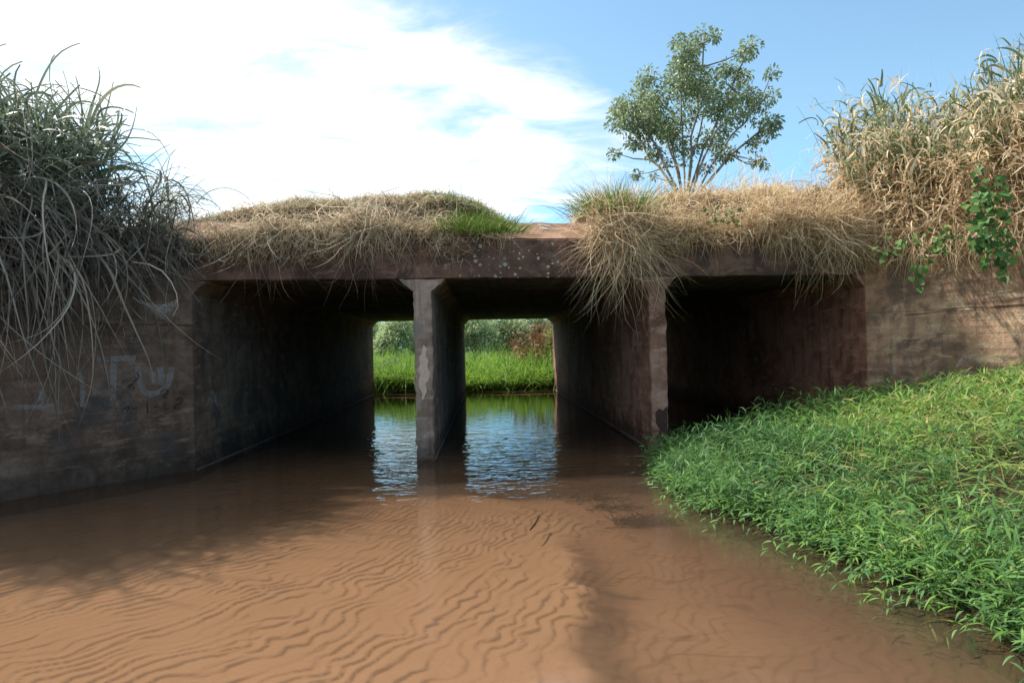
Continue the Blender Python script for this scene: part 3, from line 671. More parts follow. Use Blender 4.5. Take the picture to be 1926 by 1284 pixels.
curtain(B, rng, 1125, 1330, 1900, (0.35, 0.75), t=(-0.03, 0.3), tone=(0.5, 0.2), w_=(0.007, 0.014), lift=(0, 0.25))
curtain(B, rng, 1440, 1640, 2600, (0.35, 0.85), t=(-0.05, 0.3), tone=(0.6, 0.18), w_=(0.007, 0.016), lift=(0, 0.4))
tangle(B, rng, 1110, 1640, 2300, (2.95, 3.5), (0.12, 0.45), (0.006, 0.014), 0.6, (0.02, 0.3))
tag(B.obj('straw_grass', M['dry_red']), 'tan sunlit straw grass matted over the slab edge of the right cell', 'grass', kind='stuff')

# thin seed stalks with airy heads
B = Blades(); rng = np.random.default_rng(104)
def stalks(B, rng, s, tt, Lr, tone, lean=0.25):
    n = len(s); p = emb(s, tt); d = upish(rng, n, lean); L = rng.uniform(*Lr, n)
    tip = B.add(p, d, L, 0.006, rng.uniform(0.1, 0.9, n), tone, rng, 7, 0.08, 'stem')
    for k in range(5):
        B.add(tip - unit(d) * (L * 0.05 * k)[:, None], d + rng.normal(size=(n, 3)) * 0.5, rng.uniform(0.06, 0.16, n), 0.003, 0.8, tone, rng, 3)
    for k in range(3):
        f_ = rng.uniform(0.15, 0.6, n)
        B.add(p + unit(d) * (L * f_)[:, None], d * 0.8 + rng.normal(size=(n, 3)) * 0.5, rng.uniform(0.25, 0.5, n), 0.009, 1.6, tone, rng, 6)
n = 46; stalks(B, rng, rng.uniform(s_of_px(1230), s_of_px(1560), n), rng.uniform(0.3, 1.8, n), (0.4, 0.95), rng.uniform(0.55, 1, n))
n = 8; stalks(B, rng, rng.uniform(s_of_px(1100), s_of_px(1200), n), rng.uniform(0.2, 1, n), (0.3, 0.6), rng.uniform(0.4, 1, n))
n = 34; stalks(B, rng, rng.uniform(s_of_px(1600), s_of_px(1950), n), rng.uniform(0.2, 1.3, n), (1.2, 2.1), rng.uniform(0.5, 1, n))
tag(B.obj('seed_stalks', M['dry_red']), 'thin green and straw seed stalks rising above the straw grass on the right half', 'grass', kind='stuff')

# --- tall reed clumps -------------------------------------------------------
def reed_clump(name, s0, s1, t0, t1, n, Hr, seed, mats, label, leafL=(0.4, 0.85), leafW=(0.012, 0.028), lean=(0, 0, 0), dryfrac=0.3, green_top=True, zoff=0.0, fanR=0.0, hfun=None, k_leaf=7, wobl=0.5):
    rng = np.random.default_rng(seed)
    s = rng.uniform(s0, s1, n); tt = t0 + (t1 - t0) * rng.random(n); p = emb(s, tt); p[:, 2] += zoff
    H = rng.uniform(*Hr, n)
    if hfun is not None: H = H * hfun(p)
    u = (s - s0) / (s1 - s0)
    d = upish(rng, n, 0.13) + np.array(lean) * rng.uniform(0.2, 1.3, (n, 1)) + np.stack([fanR * u ** 2 * rng.uniform(0.4, 1.5, n), 0 * u, 0 * u], -1)
    d = unit(d)
    root = empty(name, tuple(np.mean(p, 0)))
    St = Blades(); Gn = Blades(); Dr = Blades()
    St.add(p, d, H, 0.012, rng.uniform(0, 0.35, n), rng.uniform(0.4, 0.9, n) if not green_top else rng.uniform(0.6, 0.95, n), rng, 6, 0.05, 'stem')
    for k in range(k_leaf):
        f_ = np.clip((k + rng.random(n)) / k_leaf, 0, 1) * 0.98
        q = p + d * (H * f_)[:, None]
        o = rng.normal(size=(n, 3)); o[:, 2] = 0; o = unit(o)
        low = f_ < dryfrac + rng.normal(0, 0.1, n)
        dl = d * (0.55 + 0.9 * f_)[:, None] + o * rng.uniform(0.35, 0.95, (n, 1))
        L = rng.uniform(*leafL, n) * (0.75 + 0.4 * (1 - np.abs(f_ - 0.6)))
        for msk, BB, dr in ((~low, Gn, (0.5, 2.8)), (low, Dr, (1.5, 5.0))):
            m_ = msk
            if m_.sum() == 0: continue
            tn = np.clip(rng.normal(0.38, 0.2, m_.sum()) if BB is Dr else rng.normal(0.5 if mats[0] is not mats[1] else 0.82, 0.2, m_.sum()), 0, 1)
            BB.add(q[m_], dl[m_], L[m_], rng.uniform(*leafW, m_.sum()), rng.uniform(*dr, m_.sum()), tn, rng, 8, wobl, 'leafy', twist=rng.uniform(-1.5, 1.5))
    off = Matrix.Translation(-Vector(root.location))
    for BB, nm, mt in ((St, 'stems', mats[2]), (Gn, 'green_leaves', mats[0]), (Dr, 'dry_leaves', mats[1])):
        if BB.n:
            o_ = BB.obj(nm, mt, root); o_.matrix_parent_inverse = off
    return tag(root, label, 'tall grass', 'tall grass clumps on the wing walls')
sl0, sl1 = s_of_px(-190), s_of_px(225)
reed_clump('tall_grass_clump', sl0, sl1, 0.0, 1.3, 300, (1.15, 1.7), 401, (M['reed'], M['grey_dry'], M['reed']), 'tall dark green grass clump with arching blades above the shaded left wing wall', leafW=(0.02, 0.05), dryfrac=0.16, k_leaf=7, lean=(0.0, -0.05, 0), hfun=lambda p: 0.74 + 0.36 * sstep(5.0, 8.2, p[:, 1]), wobl=0.3)
reed_clump('tall_grass_clump', s_of_px(200), s_of_px(300), 0.0, 0.9, 60, (0.6, 1.05), 402, (M['reed'], M['grey_dry'], M['reed']), 'thin dark grass clump fanning rightwards at the edge of the tall left clump', leafW=(0.008, 0.018), dryfrac=0.05, lean=(0.3, 0, 0), fanR=0.6, k_leaf=6, leafL=(0.55, 0.95), wobl=0.12)
B = Blades(); rng = np.random.default_rng(105)
curtain(B, rng, -160, 350, 1700, (0.35, 0.9), t=(-0.05, 0.7), tone=(0.4, 0.24), w_=(0.007, 0.02), lift=(0, 0.7), up=0.4, droop=(2, 6), wob=1.1, nseg=11, clus=0.3)
curtain(B, rng, -160, 340, 560, (0.7, 1.5), t=(-0.05, 0.4), tone=(0.6, 0.22), w_=(0.01, 0.03), lift=(-0.1, 1.2), droop=(3, 7), wob=0.75, nseg=14, clus=0.3)
curtain(B, rng, -160, 160, 420, (1.2, 2.5), t=(-0.05, 0.25), tone=(0.6, 0.2), w_=(0.012, 0.034), lift=(-0.3, 0.9), droop=(4, 8), wob=0.6, nseg=14, clus=0.3)
curtain(B, rng, 200, 350, 420, (0.3, 0.75), t=(-0.05, 0.4), tone=(0.35, 0.2), w_=(0.003, 0.007), lift=(0, 0.3), droop=(3, 7), wob=1.2, nseg=10, clus=0.3)
tangle(B, rng, -160, 330, 600, (2.2, 3.4), (0.2, 0.6), (0.004, 0.014), 0.5)
tangle(B, rng, -160, 320, 200, (1.7, 2.6), (0.25, 0.7), (0.005, 0.016), 0.55)
tag(B.obj('withered_grass', M['grey_dry']), 'withered grey grass strands hanging down the shaded left wing wall', 'grass', kind='stuff')

def rh(p): return 0.75 + 0.5 * sstep(4.4, 5.8, p[:, 0])
reed_clump('tall_grass_clump', s_of_px(1605), s_of_px(1720), 0.0, 1.5, 200, (0.95, 1.6), 413, (M['reed_dry'], M['reed_dry'], M['reed_dry']), 'sunlit dry grass clump with green spiky tops left of the vine leaves', leafL=(0.22, 0.5), leafW=(0.018, 0.045), dryfrac=0.65, k_leaf=10, hfun=rh)
reed_clump('tall_grass_clump', s_of_px(1690), s_of_px(1870), 0.0, 1.6, 260, (1.05, 1.6), 404, (M['reed_dry'], M['reed_dry'], M['reed_dry']), 'dense dry straw coloured tall grass clump directly above the vine leaves', leafL=(0.22, 0.5), leafW=(0.018, 0.045), dryfrac=0.75, k_leaf=10)
reed_clump('tall_grass_clump', s_of_px(1850), s_of_px(2150), 0.0, 1.6, 300, (1.5, 2.15), 405, (M['reed_dry'], M['reed_dry'], M['reed_dry']), 'tallest dry grass clump with pale curled leaves at the right edge of photo', leafL=(0.22, 0.55), leafW=(0.018, 0.045), dryfrac=0.7, k_leaf=10)
B = Blades(); rng = np.random.default_rng(109)
n = 170; s = rng.uniform(s_of_px(1640), s_of_px(1760), n); p = emb(s, rng.uniform(0.1, 1.2, n)); p[:, 2] += rng.uniform(0.3, 0.95, n)
B.add(p, upish(rng, n, 0.4) + np.stack([-0.9 * rng.random(n) ** 2, 0 * s, 0 * s], -1), rng.uniform(0.45, 0.95, n), rng.uniform(0.014, 0.028, n), rng.uniform(0, 0.5, n), rng.uniform(0.85, 1, n), rng, 5, 0.08)
n = 110; s = rng.uniform(s_of_px(1800), s_of_px(2100), n); p = emb(s, rng.uniform(0.1, 1.4, n)); p[:, 2] += rng.uniform(0.9, 1.7, n)
B.add(p, upish(rng, n, 0.32), rng.uniform(0.35, 0.8, n), rng.uniform(0.014, 0.028, n), rng.uniform(0, 0.6, n), rng.uniform(0.8, 1, n), rng, 5, 0.08)
tag(B.obj('spiky_blades', M['reed_dry']), 'stiff green blades sticking up out of the sunlit dry tall grass', 'grass', kind='stuff')
B = Blades(); rng = np.random.default_rng(106)
curtain(B, rng, 1560, 2050, 3000, (0.2, 0.6), t=(-0.05, 0.9), tone=(0.55, 0.2), w_=(0.006, 0.016), lift=(0, 0.9), up=0.5, droop=(2, 6), wob=1.0, nseg=9)
curtain(B, rng, 1640, 2050, 900, (0.4, 0.8), t=(-0.06, 0.2), tone=(0.6, 0.2), w_=(0.006, 0.015), lift=(-0.1, 0.3), droop=(4, 9), wob=0.8, nseg=9)
tangle(B, rng, 1620, 2050, 500, (2.6, 3.9), (0.15, 0.5), (0.008, 0.02), 0.6, (0.02, 0.3))
tag(B.obj('draped_straw', M['dry_red']), 'tan dead leaves draped over the top of the sunlit right wing wall', 'grass', kind='stuff')

# --- vines ---------------------------------------------------------------
def vine(name, path, D, leaves, size, seed, label, rad=0.05):
    rng = np.random.default_rng(seed); P = np.array([at(px, py, D + dz) for px, py, dz in path])
    root = empty(name, tuple(P[0]))
    Bs = Blades(); V = []; Fc = []; T = []
    seg = np.diff(P, axis=0)
    for a, d_ in zip(P[:-1], seg):
        Bs.add(a[None], d_[None], float(np.linalg.norm(d_)), 0.007, 0.0, 0.2, rng, 2, 0.01, 'stem')
    shape = [(0, 0), (0.32, -0.12), (0.5, 0.18), (0.42, 0.5), (0, 1.0), (-0.42, 0.5), (-0.5, 0.18), (-0.32, -0.12)]
    cum = np.concatenate([[0], np.cumsum(np.linalg.norm(seg, axis=1))])
    for i in range(leaves):
        u = rng.random() * cum[-1]; k = min(np.searchsorted(cum, u) - 1, len(seg) - 1); k = max(k, 0)
        c = P[k] + seg[k] * (u - cum[k]) / max(1e-6, cum[k + 1] - cum[k]) + rng.normal(size=3) * np.array([rad, rad * 0.5, rad])
        nrm = unit(np.array([-0.25, -0.75, 0.5]) + rng.normal(size=3) * 0.4)
        dn = unit(np.array([rng.normal(0, 0.6), -0.3, -0.8])); dn = unit(dn - nrm * np.dot(nrm, dn)); sd = np.cross(nrm, dn)
        sz = size * rng.uniform(0.6, 1.2); b0 = len(V)
        for (x_, y_) in shape: V.append(c + sd * x_ * sz + dn * y_ * sz + nrm * (abs(x_) * 0.25 * sz))
        V.append(c + dn * 0.4 * sz); m_ = b0 + 8
        for j in range(8): Fc.append((b0 + j, b0 + (j + 1) % 8, m_))
        T += [rng.random()] * 9
    off = Matrix.Translation(-Vector(root.location))
    o1 = Bs.obj('vine_stem', M['vine'], root); o1.matrix_parent_inverse = off
    o2 = mesh_obj('leaves', V, np.array(Fc), M['vine'], root, smooth=False, attrs={'tone': T}); o2.matrix_parent_inverse = off
    return tag(root, label, 'vine', 'green vines over the right wing wall')
vine('creeper_vine', [(1852, 345, 0), (1862, 390, 0), (1850, 430, 0), (1872, 470, 0), (1885, 500, 0)], 8.25, 190, 0.09, 501, 'thick patch of large heart shaped green leaves at the right edge among straw', 0.13)
vine('creeper_vine', [(1790, 425, 0), (1765, 465, 0), (1738, 500, 0), (1716, 540, 0)], 8.75, 46, 0.07, 502, 'green leafy vine dangling down onto the bare brown wing wall', 0.06)
vine('creeper_vine', [(1642, 482, 0), (1672, 472, 0), (1710, 445, 0), (1740, 440, 0)], 9.2, 22, 0.075, 503, 'small vine sprig lying level across straw at the corner of right cell', 0.05)
vine('creeper_vine', [(1330, 405, 0), (1355, 412, 0), (1388, 408, 0)], 9.55, 40, 0.05, 504, 'small low leafy plant on the straw right of the right pier', 0.06)

# --- bank grass ---------------------------------------------------------
B = Blades(); rng = np.random.default_rng(107)
def leafy_stems(B, rng, p, d, L, droop, tone, leafL, leafW, k, Ls=None, zmin=None):
    n = len(p); nseg = k; d = unit(d); pos_ = p.copy()
    B.add(p, d, L, 0.0035, droop, tone * 0.6, rng, k, 0.02, 'stem')
    az = rng.uniform(0, 6.28, n)
    for j in range(k + 1):
        if j > 0:
            az = az + math.pi + rng.normal(0, 0.5, n)
            sd = np.stack([np.cos(az), np.sin(az), 0 * az], -1)
            dl = unit(d * rng.uniform(0.4, 0.9, (n, 1)) + sd * 0.8 + [0, 0, 0.12])
            B.add(pos_, dl, rng.uniform(*leafL, n), rng.uniform(*leafW, n), rng.uniform(0.2, 1.4, n), np.clip(tone + rng.normal(0, 0.1, n), 0, 1), rng, 4, 0.08, 'leaf', side=np.cross(dl, [0, 0, 1.0]) + rng.normal(size=(n, 3)) * 0.35)
        pos_ = pos_ + d * (L / nseg)[:, None]
        d = unit(d + np.stack([0 * droop, 0 * droop, -droop], -1) / nseg)
        if zmin is not None: pos_[:, 2] = np.maximum(pos_[:, 2], zmin)
def bank_pts(rng, n, y0, y1, d0, d1):
    y = rng.uniform(y0, y1, n); x = shore(y) + rng.uniform(d0, d1, n)
    return np.stack([x, y, bank_z(x, y)], -1)
def dryzone(p): return np.exp(-(((p[:, 0] - 3.55) / 0.75) ** 2 + ((p[:, 1] - 5.0) / 0.9) ** 2)) + 0.8 * np.exp(-(((p[:, 0] - 4.3) / 0.6) ** 2 + ((p[:, 1] - 6.6) / 0.5) ** 2))
def bank_tone(p, rng, n):
    pt = fbm(p[:, 0] * 0.8, p[:, 1] * 0.8, 35); q = fbm(p[:, 0] * 2.2 + 7, p[:, 1] * 2.2, 37)
    dry = sstep(0.56, 0.68, q) * sstep(0.8, 2.0, p[:, 0] - shore(p[:, 1])) * (rng.random(n) < 0.75)
    return np.clip(rng.normal(0.36, 0.17, n) + (pt - 0.5) * 0.8 + 0.30 * sstep(1.0, 3.4, p[:, 0] - shore(p[:, 1])) * sstep(5.2, 7.4, p[:, 1]), 0, 0.9) * (1 - dry) + dry * rng.uniform(0.85, 1.0, n)
for (n, y0, y1, d0, d1, L, k, lw) in ((5400, 5.2, 10.2, 0.0, 5.6, (0.16, 0.34), 6, 1.0), (1500, 2.3, 5.4, 0.0, 2.6, (0.18, 0.36), 6, 1.0), (900, 3.0, 9.0, -0.06, 0.35, (0.12, 0.28), 5, 0.9)):
    p = bank_pts(rng, n, y0, y1, d0, d1); n = len(p)
    ok = ~((p[:, 0] - XR) * WRn[0] + (p[:, 1] - WR0[1]) * WRn[1] < 0.03) ; ok &= (p[:, 1] < face_y(p[:, 0]) + 1.2)
    ok &= rng.random(n) > 0.8 * dryzone(p)
    p = p[ok]; n = len(p)
    d = upish(rng, n, 0.5) + np.array([-0.25, -0.15, 0])
    hv = 0.2 + 1.7 * fbm(p[:, 0] * 1.5, p[:, 1] * 1.5, 39)
    leafy_stems(B, rng, p - [0, 0, 0.02], d, rng.uniform(*L, n) * hv, rng.uniform(0.2, 1.4, n), bank_tone(p, rng, n), (0.09 * lw, 0.18 * lw), (0.011, 0.019), k)
# runners trailing onto the water
n = 330; p = bank_pts(rng, n, 2.6, 7.0, -0.02, 0.5); d = np.stack([rng.normal(-0.9, 0.4, n), rng.normal(-0.5, 0.5, n), rng.uniform(0.0, 0.35, n)], -1)
leafy_stems(B, rng, p + [0, 0, 0.08], d, rng.uniform(0.25, 0.6, n), rng.uniform(0.3, 0.9, n), rng.uniform(0.3, 0.7, n), (0.06, 0.1), (0.01, 0.016), 7, zmin=0.01)
n = 120; p = bank_pts(rng, n, 6.0, 8.9, -0.02, 0.3); d = np.stack([rng.normal(-0.9, 0.4, n), rng.normal(0, 0.6, n), rng.uniform(0.0, 0.5, n)], -1)
leafy_stems(B, rng, p + [0, 0, 0.06], d, rng.uniform(0.15, 0.35, n), rng.uniform(0.3, 0.9, n), rng.uniform(0.3, 0.7, n), (0.06, 0.09), (0.01, 0.015), 5, zmin=0.01)
n = 5200; p = bank_pts(rng, n, 2.6, 9.5, 0.15, 5.0); q_ = fbm(p[:, 0] * 1.2 + 3, p[:, 1] * 1.2, 38); p = p[(q_ > 0.56) | (rng.random(n) < 0.9 * dryzone(p))]; n = len(p)
B.add(p + [0, 0, 0.07] + rng.random((n, 1)) * [0, 0, 0.1], rng.normal(size=(n, 3)) * [1, 1, 0.2], rng.uniform(0.08, 0.25, n), rng.uniform(0.005, 0.014, n), 0.4, rng.uniform(0.9, 1, n), rng, 5, 0.5)
n = 260; p = bank_pts(rng, n, 3.2, 9.5, 0.2, 5.0)
B.add(p, upish(rng, n, 0.6), rng.uniform(0.3, 0.6, n), rng.uniform(0.007, 0.012, n), rng.uniform(1, 3, n), rng.uniform(0.3, 0.8, n), rng, 7, 0.2)
for k in range(34):                                                   # taller blade tufts standing out of the mat
    c0 = bank_pts(rng, 1, 3.0, 9.0, 0.15, 3.6); m_ = 26; q_ = np.repeat(c0, m_, 0) + rng.normal(size=(m_, 3)) * [0.04, 0.04, 0]
    B.add(q_, upish(rng, m_, 0.5), rng.uniform(0.2, 0.48, m_), rng.uniform(0.007, 0.013, m_), rng.uniform(0.8, 2.6, m_), np.clip(rng.normal(rng.uniform(0.2, 0.75), 0.1, m_), 0, 0.9), rng, 7, 0.15)
# bare straw runners and taller bent blades
n = 420; p = bank_pts(rng, n, 2.6, 6.5, 0.3, 3.5); d = rng.normal(size=(n, 3)) * [1, 1, 0.15] + [0, 0, 0.3]
B.add(p + [0, 0, 0.1], d, rng.uniform(0.3, 0.8, n), 0.006, 0.5, rng.uniform(0.93, 1, n), rng, 6, 0.1, 'stem')
tag(B.obj('bank_grass', M['bank']), 'bright green leafy grass covering the low bank on the right', 'grass', kind='stuff')

# --- far meadow seen through the cells
B = Blades(); rng = np.random.default_rng(108)
n = 14000; y = 23.95 + rng.random(n) ** 2.2 * 17; x = rng.uniform(-0.33, 0.12, n) * y; p = np.stack([x, y, mead(x, y)], -1); p[:, 2] = np.maximum(p[:, 2], 0.02)
B.add(p, upish(rng, n, 0.42) + np.stack([0 * y, -0.5 * (y < 24.6), 0 * y], -1), rng.uniform(0.5, 1.35, n) * (0.6 + 0.8 * fbm(x * 0.8, y * 0.8, 45)), rng.uniform(0.02, 0.045, n), rng.uniform(0.3, 2.2, n), np.clip(rng.normal(0.5, 0.3, n) + (fbm(x * 1.5, y, 47) - 0.5) * 0.8, 0, 1), rng, 5, 0.4)
tag(B.obj('meadow_grass', M['meadow_grass']), 'bright green meadow grass beyond the far end of the culvert', 'grass', kind='stuff')

def shrub(name, c, rx, rz, n, leaf, mat, seed, label, group, trunk=True):
    rng = np.random.default_rng(seed); root = empty(name, tuple(c)); B = Blades(); T = Blades(); c = np.asarray(c, float)
    k = 14; cc = rng.normal(size=(k, 3)); cc = unit(cc) * rng.random((k, 1)) ** 0.5 * [rx * 0.75, rx * 0.75, rz * 0.45] + c + [0, 0, rz * 0.55]
    wh = rng.integers(0, k, n); q = unit(rng.normal(size=(n, 3))) * (rng.random((n, 1)) ** 0.4) * rx * 0.42 + cc[wh]
    q[:, 2] = np.maximum(q[:, 2], c[2] + 0.05)
    B.add(q, unit(q - cc[wh]) + rng.normal(size=(n, 3)) * 0.5, rng.uniform(leaf * 0.6, leaf * 1.3, n), leaf * 0.34, 1.0, np.clip(rng.normal(0.5, 0.2, n) + 0.15 * rng.normal(size=k)[wh], 0, 1), rng, 3, 0.1, 'leaf')
    T.add(np.repeat(c[None], k, 0), cc - c, np.linalg.norm(cc - c, axis=1), 0.05 * rx, 0.0, 0.1, rng, 4, 0.05, 'stem')
    off = Matrix.Translation(-Vector(root.location))
    for BB, nm in ((B, 'crown'), (T, 'trunk')):
        o_ = BB.obj(nm, mat if nm == 'crown' else M['bark'], root); o_.matrix_parent_inverse = off
    return tag(root, label, 'shrub', group)
FG = 'shrubs beyond the far end of the culvert'
for i, (px, D, rx, rz, lab) in enumerate(((735, 50, 1.7, 3.9, 'pale green feathery shrub seen through the far end of the left cell'),
        (775, 54, 1.9, 4.0, 'green shrub seen just left of the left pier through left cell'),
        (690, 55, 2.0, 4.2, 'green shrub mostly behind the left wall of left cell'),
        (895, 52, 1.8, 3.95, 'grey green shrub at the left edge of the middle cell view'),
        (925, 58, 1.9, 4.1, 'grey green shrub between the left edge and the centre of middle cell view'),
        (958, 54, 1.6, 3.7, 'grey green shrub in the centre of the middle cell view'),
        (990, 56, 1.6, 3.6, 'grey green shrub behind the rusty stalks in the middle cell view'),
        (1025, 58, 1.7, 3.5, 'green shrub at the right edge of the middle cell view'),
        (840, 56, 2.0, 4.1, 'green shrub hidden mostly behind the left pier'))):
    g = at(px, 660, D); shrub('far_shrub', (g[0], D, 0.4), rx * 1.15, rz * 1.04, 4200, 0.3, M['far_leaf'], 600 + i, lab, FG)
for i, (px, D, rx, rz, lab) in enumerate(((728, 26.3, 0.6, 0.95, 'dark leafy bush at the water edge beyond the left cell, left of two'), (757, 26.4, 0.65, 0.8, 'dark leafy bush at the water edge beyond the left cell, right of two'))):
    g = at(px, 700, D); shrub('dark_bush', (g[0], D, 0.1), rx, rz, 900, 0.14, M['leaf'], 640 + i, lab, 'dark bushes at the water edge')

def rusty(px, D, H, seed, label):
    rng = np.random.default_rng(seed); g = at(px, 700, D); B = Blades(); n = 12
    n = 22; p = np.array([g[0], D, 0.1]) + rng.normal(size=(n, 3)) * [0.2, 0.2, 0]
    d = upish(rng, n, 0.16); Hh = rng.uniform(0.7, 1.05, n) * H
    B.add(p, d, Hh, 0.025, 0.2, 0.3, rng, 5, 0.05, 'stem')
    for k in range(9):
        f_ = (k + rng.random(n)) / 9
        B.add(p + unit(d) * (Hh * f_)[:, None], upish(rng, n, 0.8, 0.7), rng.uniform(0.2, 0.42, n), 0.05, 1.8, np.clip(1.15 - f_ + rng.normal(0, 0.15, n), 0, 1), rng, 5, 0.15)
    return tag(B.obj('rusty_stalk_plant', M['rust']), label, 'plant', 'rusty brown stalk plants beyond the middle cell')
for i, (px, D, H, lab) in enumerate(((985, 27.6, 1.9, 'rusty brown leafy stalks, leftmost and shortest of those beyond the middle cell'), (1003, 27, 2.15, 'rusty brown leafy stalks in the middle of those beyond the middle cell'), (1020, 26.6, 2.3, 'tallest rusty brown stalks beside the right pier far end'), (1036, 26.8, 2.3, 'rusty brown stalks partly hidden behind the right pier far end'))):
    rusty(px, D, H * 1.08, 660 + i, lab)

# --- the big tree behind the road --------------------------------------------
def tubes(paths, ns=7):
    V = []; Fc = []
    for P, r in paths:
        P = np.asarray(P, float); b0 = len(V)
        for i, q in enumerate(P):
            tg = unit(P[min(i + 1, len(P) - 1)] - P[max(i - 1, 0)]); a = unit(np.cross(tg, [0.3, 0.9, 0.1])); b_ = np.cross(tg, a)
            for k in range(ns):
                th = 2 * math.pi * k / ns; V.append(q + (a * math.cos(th) + b_ * math.sin(th)) * r[i])
        for i in range(len(P) - 1):
            for k in range(ns):
                Fc.append((b0 + i * ns + k, b0 + i * ns + (k + 1) % ns, b0 + (i + 1) * ns + (k + 1) % ns, b0 + (i + 1) * ns + k))
    return V, Fc
BL = [(520,170,50),(430,190,34),(470,235,62),(555,195,36),(395,250,36),(500,300,80),(420,300,52),(300,330,50),(355,345,52),(275,375,32),(225,412,52),(330,420,82),(430,390,95),(540,360,85),(620,315,60),(690,250,50),(735,238,34),(745,285,42),(660,285,44),(700,335,52),(805,338,38),(760,380,50),(820,395,30),(700,415,62),(785,445,42),(620,430,72),(520,455,75),(420,480,78),(320,490,78),(230,490,66),(180,468,46),(160,528,34),(205,560,54),(185,602,32),(258,612,44),(300,560,58),(335,640,42),(278,712,28),(400,565,52),(480,555,48),(560,560,52),(640,540,62),(700,510,44),(730,562,40),(825,535,42),(795,580,42),(855,528,22),(620,650,42),(590,690,34),(660,640,34),(740,615,22),(450,712,28),(480,640,30),(560,640,36),(332,750,14),(800,660,30),(840,690,22),(770,690,22),(390,660,30)]
rng = np.random.default_rng(700); TD = 26.0
tree = empty('big_tree', (at(1292, 400, TD)[0], TD, 2.6))
fork = at(1290, 400, TD); base = np.array([fork[0], TD, 2.6])
pj = []; cents = []
sc_ = 0.439 / F * TD
for (zx, zy, r) in BL:
    rho = math.hypot((zx - 490) / 380, (zy - 430) / 330); dep = 2.6 * math.sqrt(max(0.05, 1 - min(1, rho) ** 2))
    for k in range(2 if r > 40 else 1):
        dz = rng.uniform(-dep, dep) if k == 0 else -rng.uniform(-dep, dep)
        q = at(1080 + 0.439 * zx, 0.439 * zy + 9, TD) + [rng.normal(0, 0.05), dz, rng.normal(0, 0.05)]
        cents.append((q, r * sc_ * 0.95))
LB = Blades()
for q, r in cents:
    n = int(135 * (r / 0.5) ** 2) + 24
    o = unit(rng.normal(size=(n, 3))); sh = rng.random((n, 1)) ** 0.45; pp = q + o * sh * r * [1, 1, 0.82]
    bright = rng.normal(0.45, 0.16, n) + rng.normal(0, 0.06)
    dl = o * 0.7 + rng.normal(size=(n, 3)) * 0.45 + [0, 0, -0.1]
    LB.add(pp, dl, rng.uniform(0.11, 0.21, n), rng.uniform(0.05, 0.085, n), rng.uniform(0.8, 2.2, n), bright, rng, 3, 0.1, 'leaf')
paths = [(np.array([base, base * 0.6 + fork * 0.4 + [0.1, 0, 0], fork - [0, 0, 0.4], fork]), [0.24, 0.19, 0.14, 0.11])]
mains = [(1215, 250), (1180, 235), (1250, 190), (1290, 140), (1310, 110), (1345, 170), (1390, 130), (1400, 220), (1430, 245), (1265, 280), (1330, 260)]
limbs = []
for k, (px, py) in enumerate(mains):
    e = at(px, py, TD) + [0, rng.uniform(-1.6, 1.6), 0]; P = []
    c1 = fork + (e - fork) * 0.33 + np.array([(e - fork)[0] * -0.12, 0, 0.35]); c2 = fork + (e - fork) * 0.7 + np.array([0, 0, 0.15]); st_ = fork - [0, 0, rng.uniform(0, 0.7)]
    for u in np.linspace(0, 1, 8):
        P.append((1 - u) ** 3 * st_ + 3 * (1 - u) ** 2 * u * c1 + 3 * (1 - u) * u * u * c2 + u ** 3 * e + rng.normal(size=3) * 0.04)
    r0 = rng.uniform(0.04, 0.068); limbs.append(np.array(P)); paths.append((P, list(np.linspace(r0, 0.028, 8))))
allp = np.concatenate([l[2:] for l in limbs])
for q, r in cents:
    dd = np.linalg.norm(allp - q, axis=1) + 0.8 * np.maximum(0, allp[:, 2] - q[2]); a = allp[np.argmin(dd)]
    mid = (a + q) / 2 + [0, 0, -0.08] + rng.normal(size=3) * 0.07
    paths.append(([a, mid, q], [0.032, 0.022, 0.009]))
    for k in range(3):
        e = q + unit(rng.normal(size=3)) * r * 0.8; paths.append(([q * 0.8 + mid * 0.2, (q + e) / 2 + rng.normal(size=3) * 0.04, e], [0.014, 0.009, 0.005]))
V, Fc = tubes(paths, 6)
off = Matrix.Translation(-Vector(tree.location))
o = mesh_obj('trunk', V, np.array(Fc), M['bark'], tree, smooth=True); o.matrix_parent_inverse = off
o = LB.obj('crown', M['leaf'], tree); o.matrix_parent_inverse = off
tag(tree, 'large spreading dark green tree with fanned grey branches standing behind the straw grass', 'tree')

# --- small things -----------------------------------------------------------
P = [on_plane(px, py, (0, 0, z), np.array([0, 0, 1.0])) for px, py, z in ((997, 996, 0.0), (1006, 985, 0.008), (1012, 974, 0.012), (1013, 968, 0.025))]
V, Fc = tubes([(P, [0.006, 0.009, 0.008, 0.005]), ([P[2], P[2] + [0.03, 0.05, 0.01]], [0.005, 0.003])], 6)
tag(mesh_obj('twig', V, np.array(Fc), M['twig'], smooth=True), 'short dark bent twig floating on the water over the rippled sand', 'twig')
rng = np.random.default_rng(800); B = Blades(); c = on_plane(1180, 880, (0, 0, 0), np.array([0, 0, 1.0]))
leafy_stems(B, rng, np.array([c, c + [0.03, 0.02, 0]]), np.array([[-0.5, 0.2, 0.8], [-0.2, 0.1, 1.0]]), np.array([0.16, 0.12]), np.array([0.6, 0.3]), np.array([0.5, 0.7]), (0.04, 0.07), (0.008, 0.012), 4)
tag(B.obj('grass_sprig', M['bank']), 'tiny lone green sprig standing in the water left of the bank tip', 'sprig')
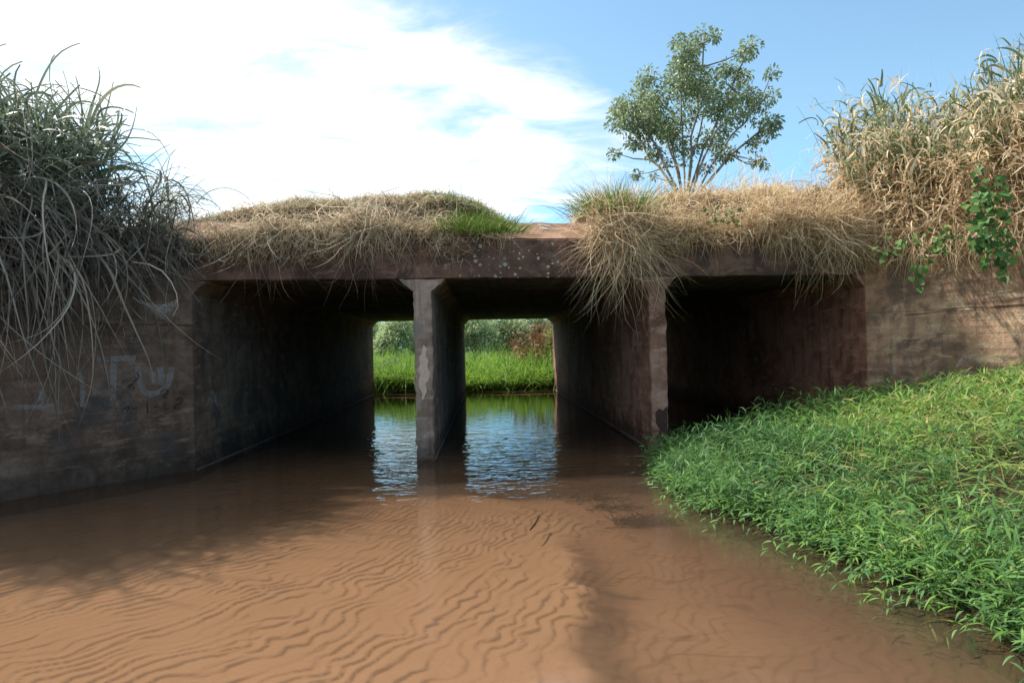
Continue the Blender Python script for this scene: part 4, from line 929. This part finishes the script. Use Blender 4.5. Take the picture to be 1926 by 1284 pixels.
def weed(px, py, r, n, seed, label):
    rng = np.random.default_rng(seed); B = Blades(); c = on_plane(px, py, (0, 0, -0.2), np.array([0, 0, 1.0]))
    p = c + rng.normal(size=(n, 3)) * [r, r * 0.6, 0]; zb = bed(p[:, 0], p[:, 1])[0]; p[:, 2] = zb + 0.01
    d = rng.normal(size=(n, 3)) * [0.5, 0.5, 0.1] + [0.5, -0.35, 0.18]
    B.add(p, d, rng.uniform(0.08, 0.26, n), rng.uniform(0.004, 0.010, n), 0.3, rng.random(n), rng, 5, 0.25)
    np.minimum(B.V[0][:, 2], -0.01, out=B.V[0][:, 2])
    return tag(B.obj('water_weed', M['weed']), label, 'water weed', 'dark weed clumps under the water')
weed(1110, 940, 0.16, 150, 811, 'thin dark weed strands under the water left of the bank, nearest the culvert')
weed(1150, 958, 0.13, 140, 812, 'small dark underwater weed strands between two larger weed clumps')
weed(1205, 985, 0.15, 480, 813, 'largest dark weed clump under the water beside the grassy bank')

# torn film slung from a bowed stalk on the left wing wall
Dq = 8.0
arc = [at(px, py, Dq) for px, py in ((250, 493), (280, 497), (305, 510), (322, 530), (332, 552), (335, 575), (325, 595))]
V, Fc = tubes([(arc, [0.008, 0.008, 0.0075, 0.007, 0.006, 0.005, 0.003])], 6)
tag(mesh_obj('bowed_stalk', V, np.array(Fc), M['plaster'], smooth=True), 'pale dry stalk bowed in a half circle above the torn film', 'stalk')
top = [(262, 563), (275, 568), (290, 573), (305, 572), (320, 568), (334, 562)]; bot = [(264, 566), (277, 582), (291, 592), (304, 603), (318, 594), (334, 578)]
V = []; nu = 6; nv = 5
for i in range(len(top)):
    for j in range(nv):
        u = j / (nv - 1); q = at(lerp(top[i][0], bot[i][0], u), lerp(top[i][1], bot[i][1], u), Dq + 0.02 - 0.06 * math.sin(math.pi * u)); V.append(q)
V2 = [v + np.array([0, 0.004, 0]) for v in V]; k = len(V); Fc = []
for i in range(len(top) - 1):
    for j in range(nv - 1):
        a = i * nv + j; Fc += [(a, a + 1, a + nv + 1, a + nv), (k + a, k + a + nv, k + a + nv + 1, k + a + 1)]
for i in range(len(top) - 1):
    for j in (0, nv - 1):
        a = i * nv + j; Fc.append((a, a + nv, k + a + nv, k + a))
tag(mesh_obj('torn_film', V + V2, Fc, M['film'], smooth=True), 'grey torn translucent film hanging among dead grass on the left wing wall', 'film')
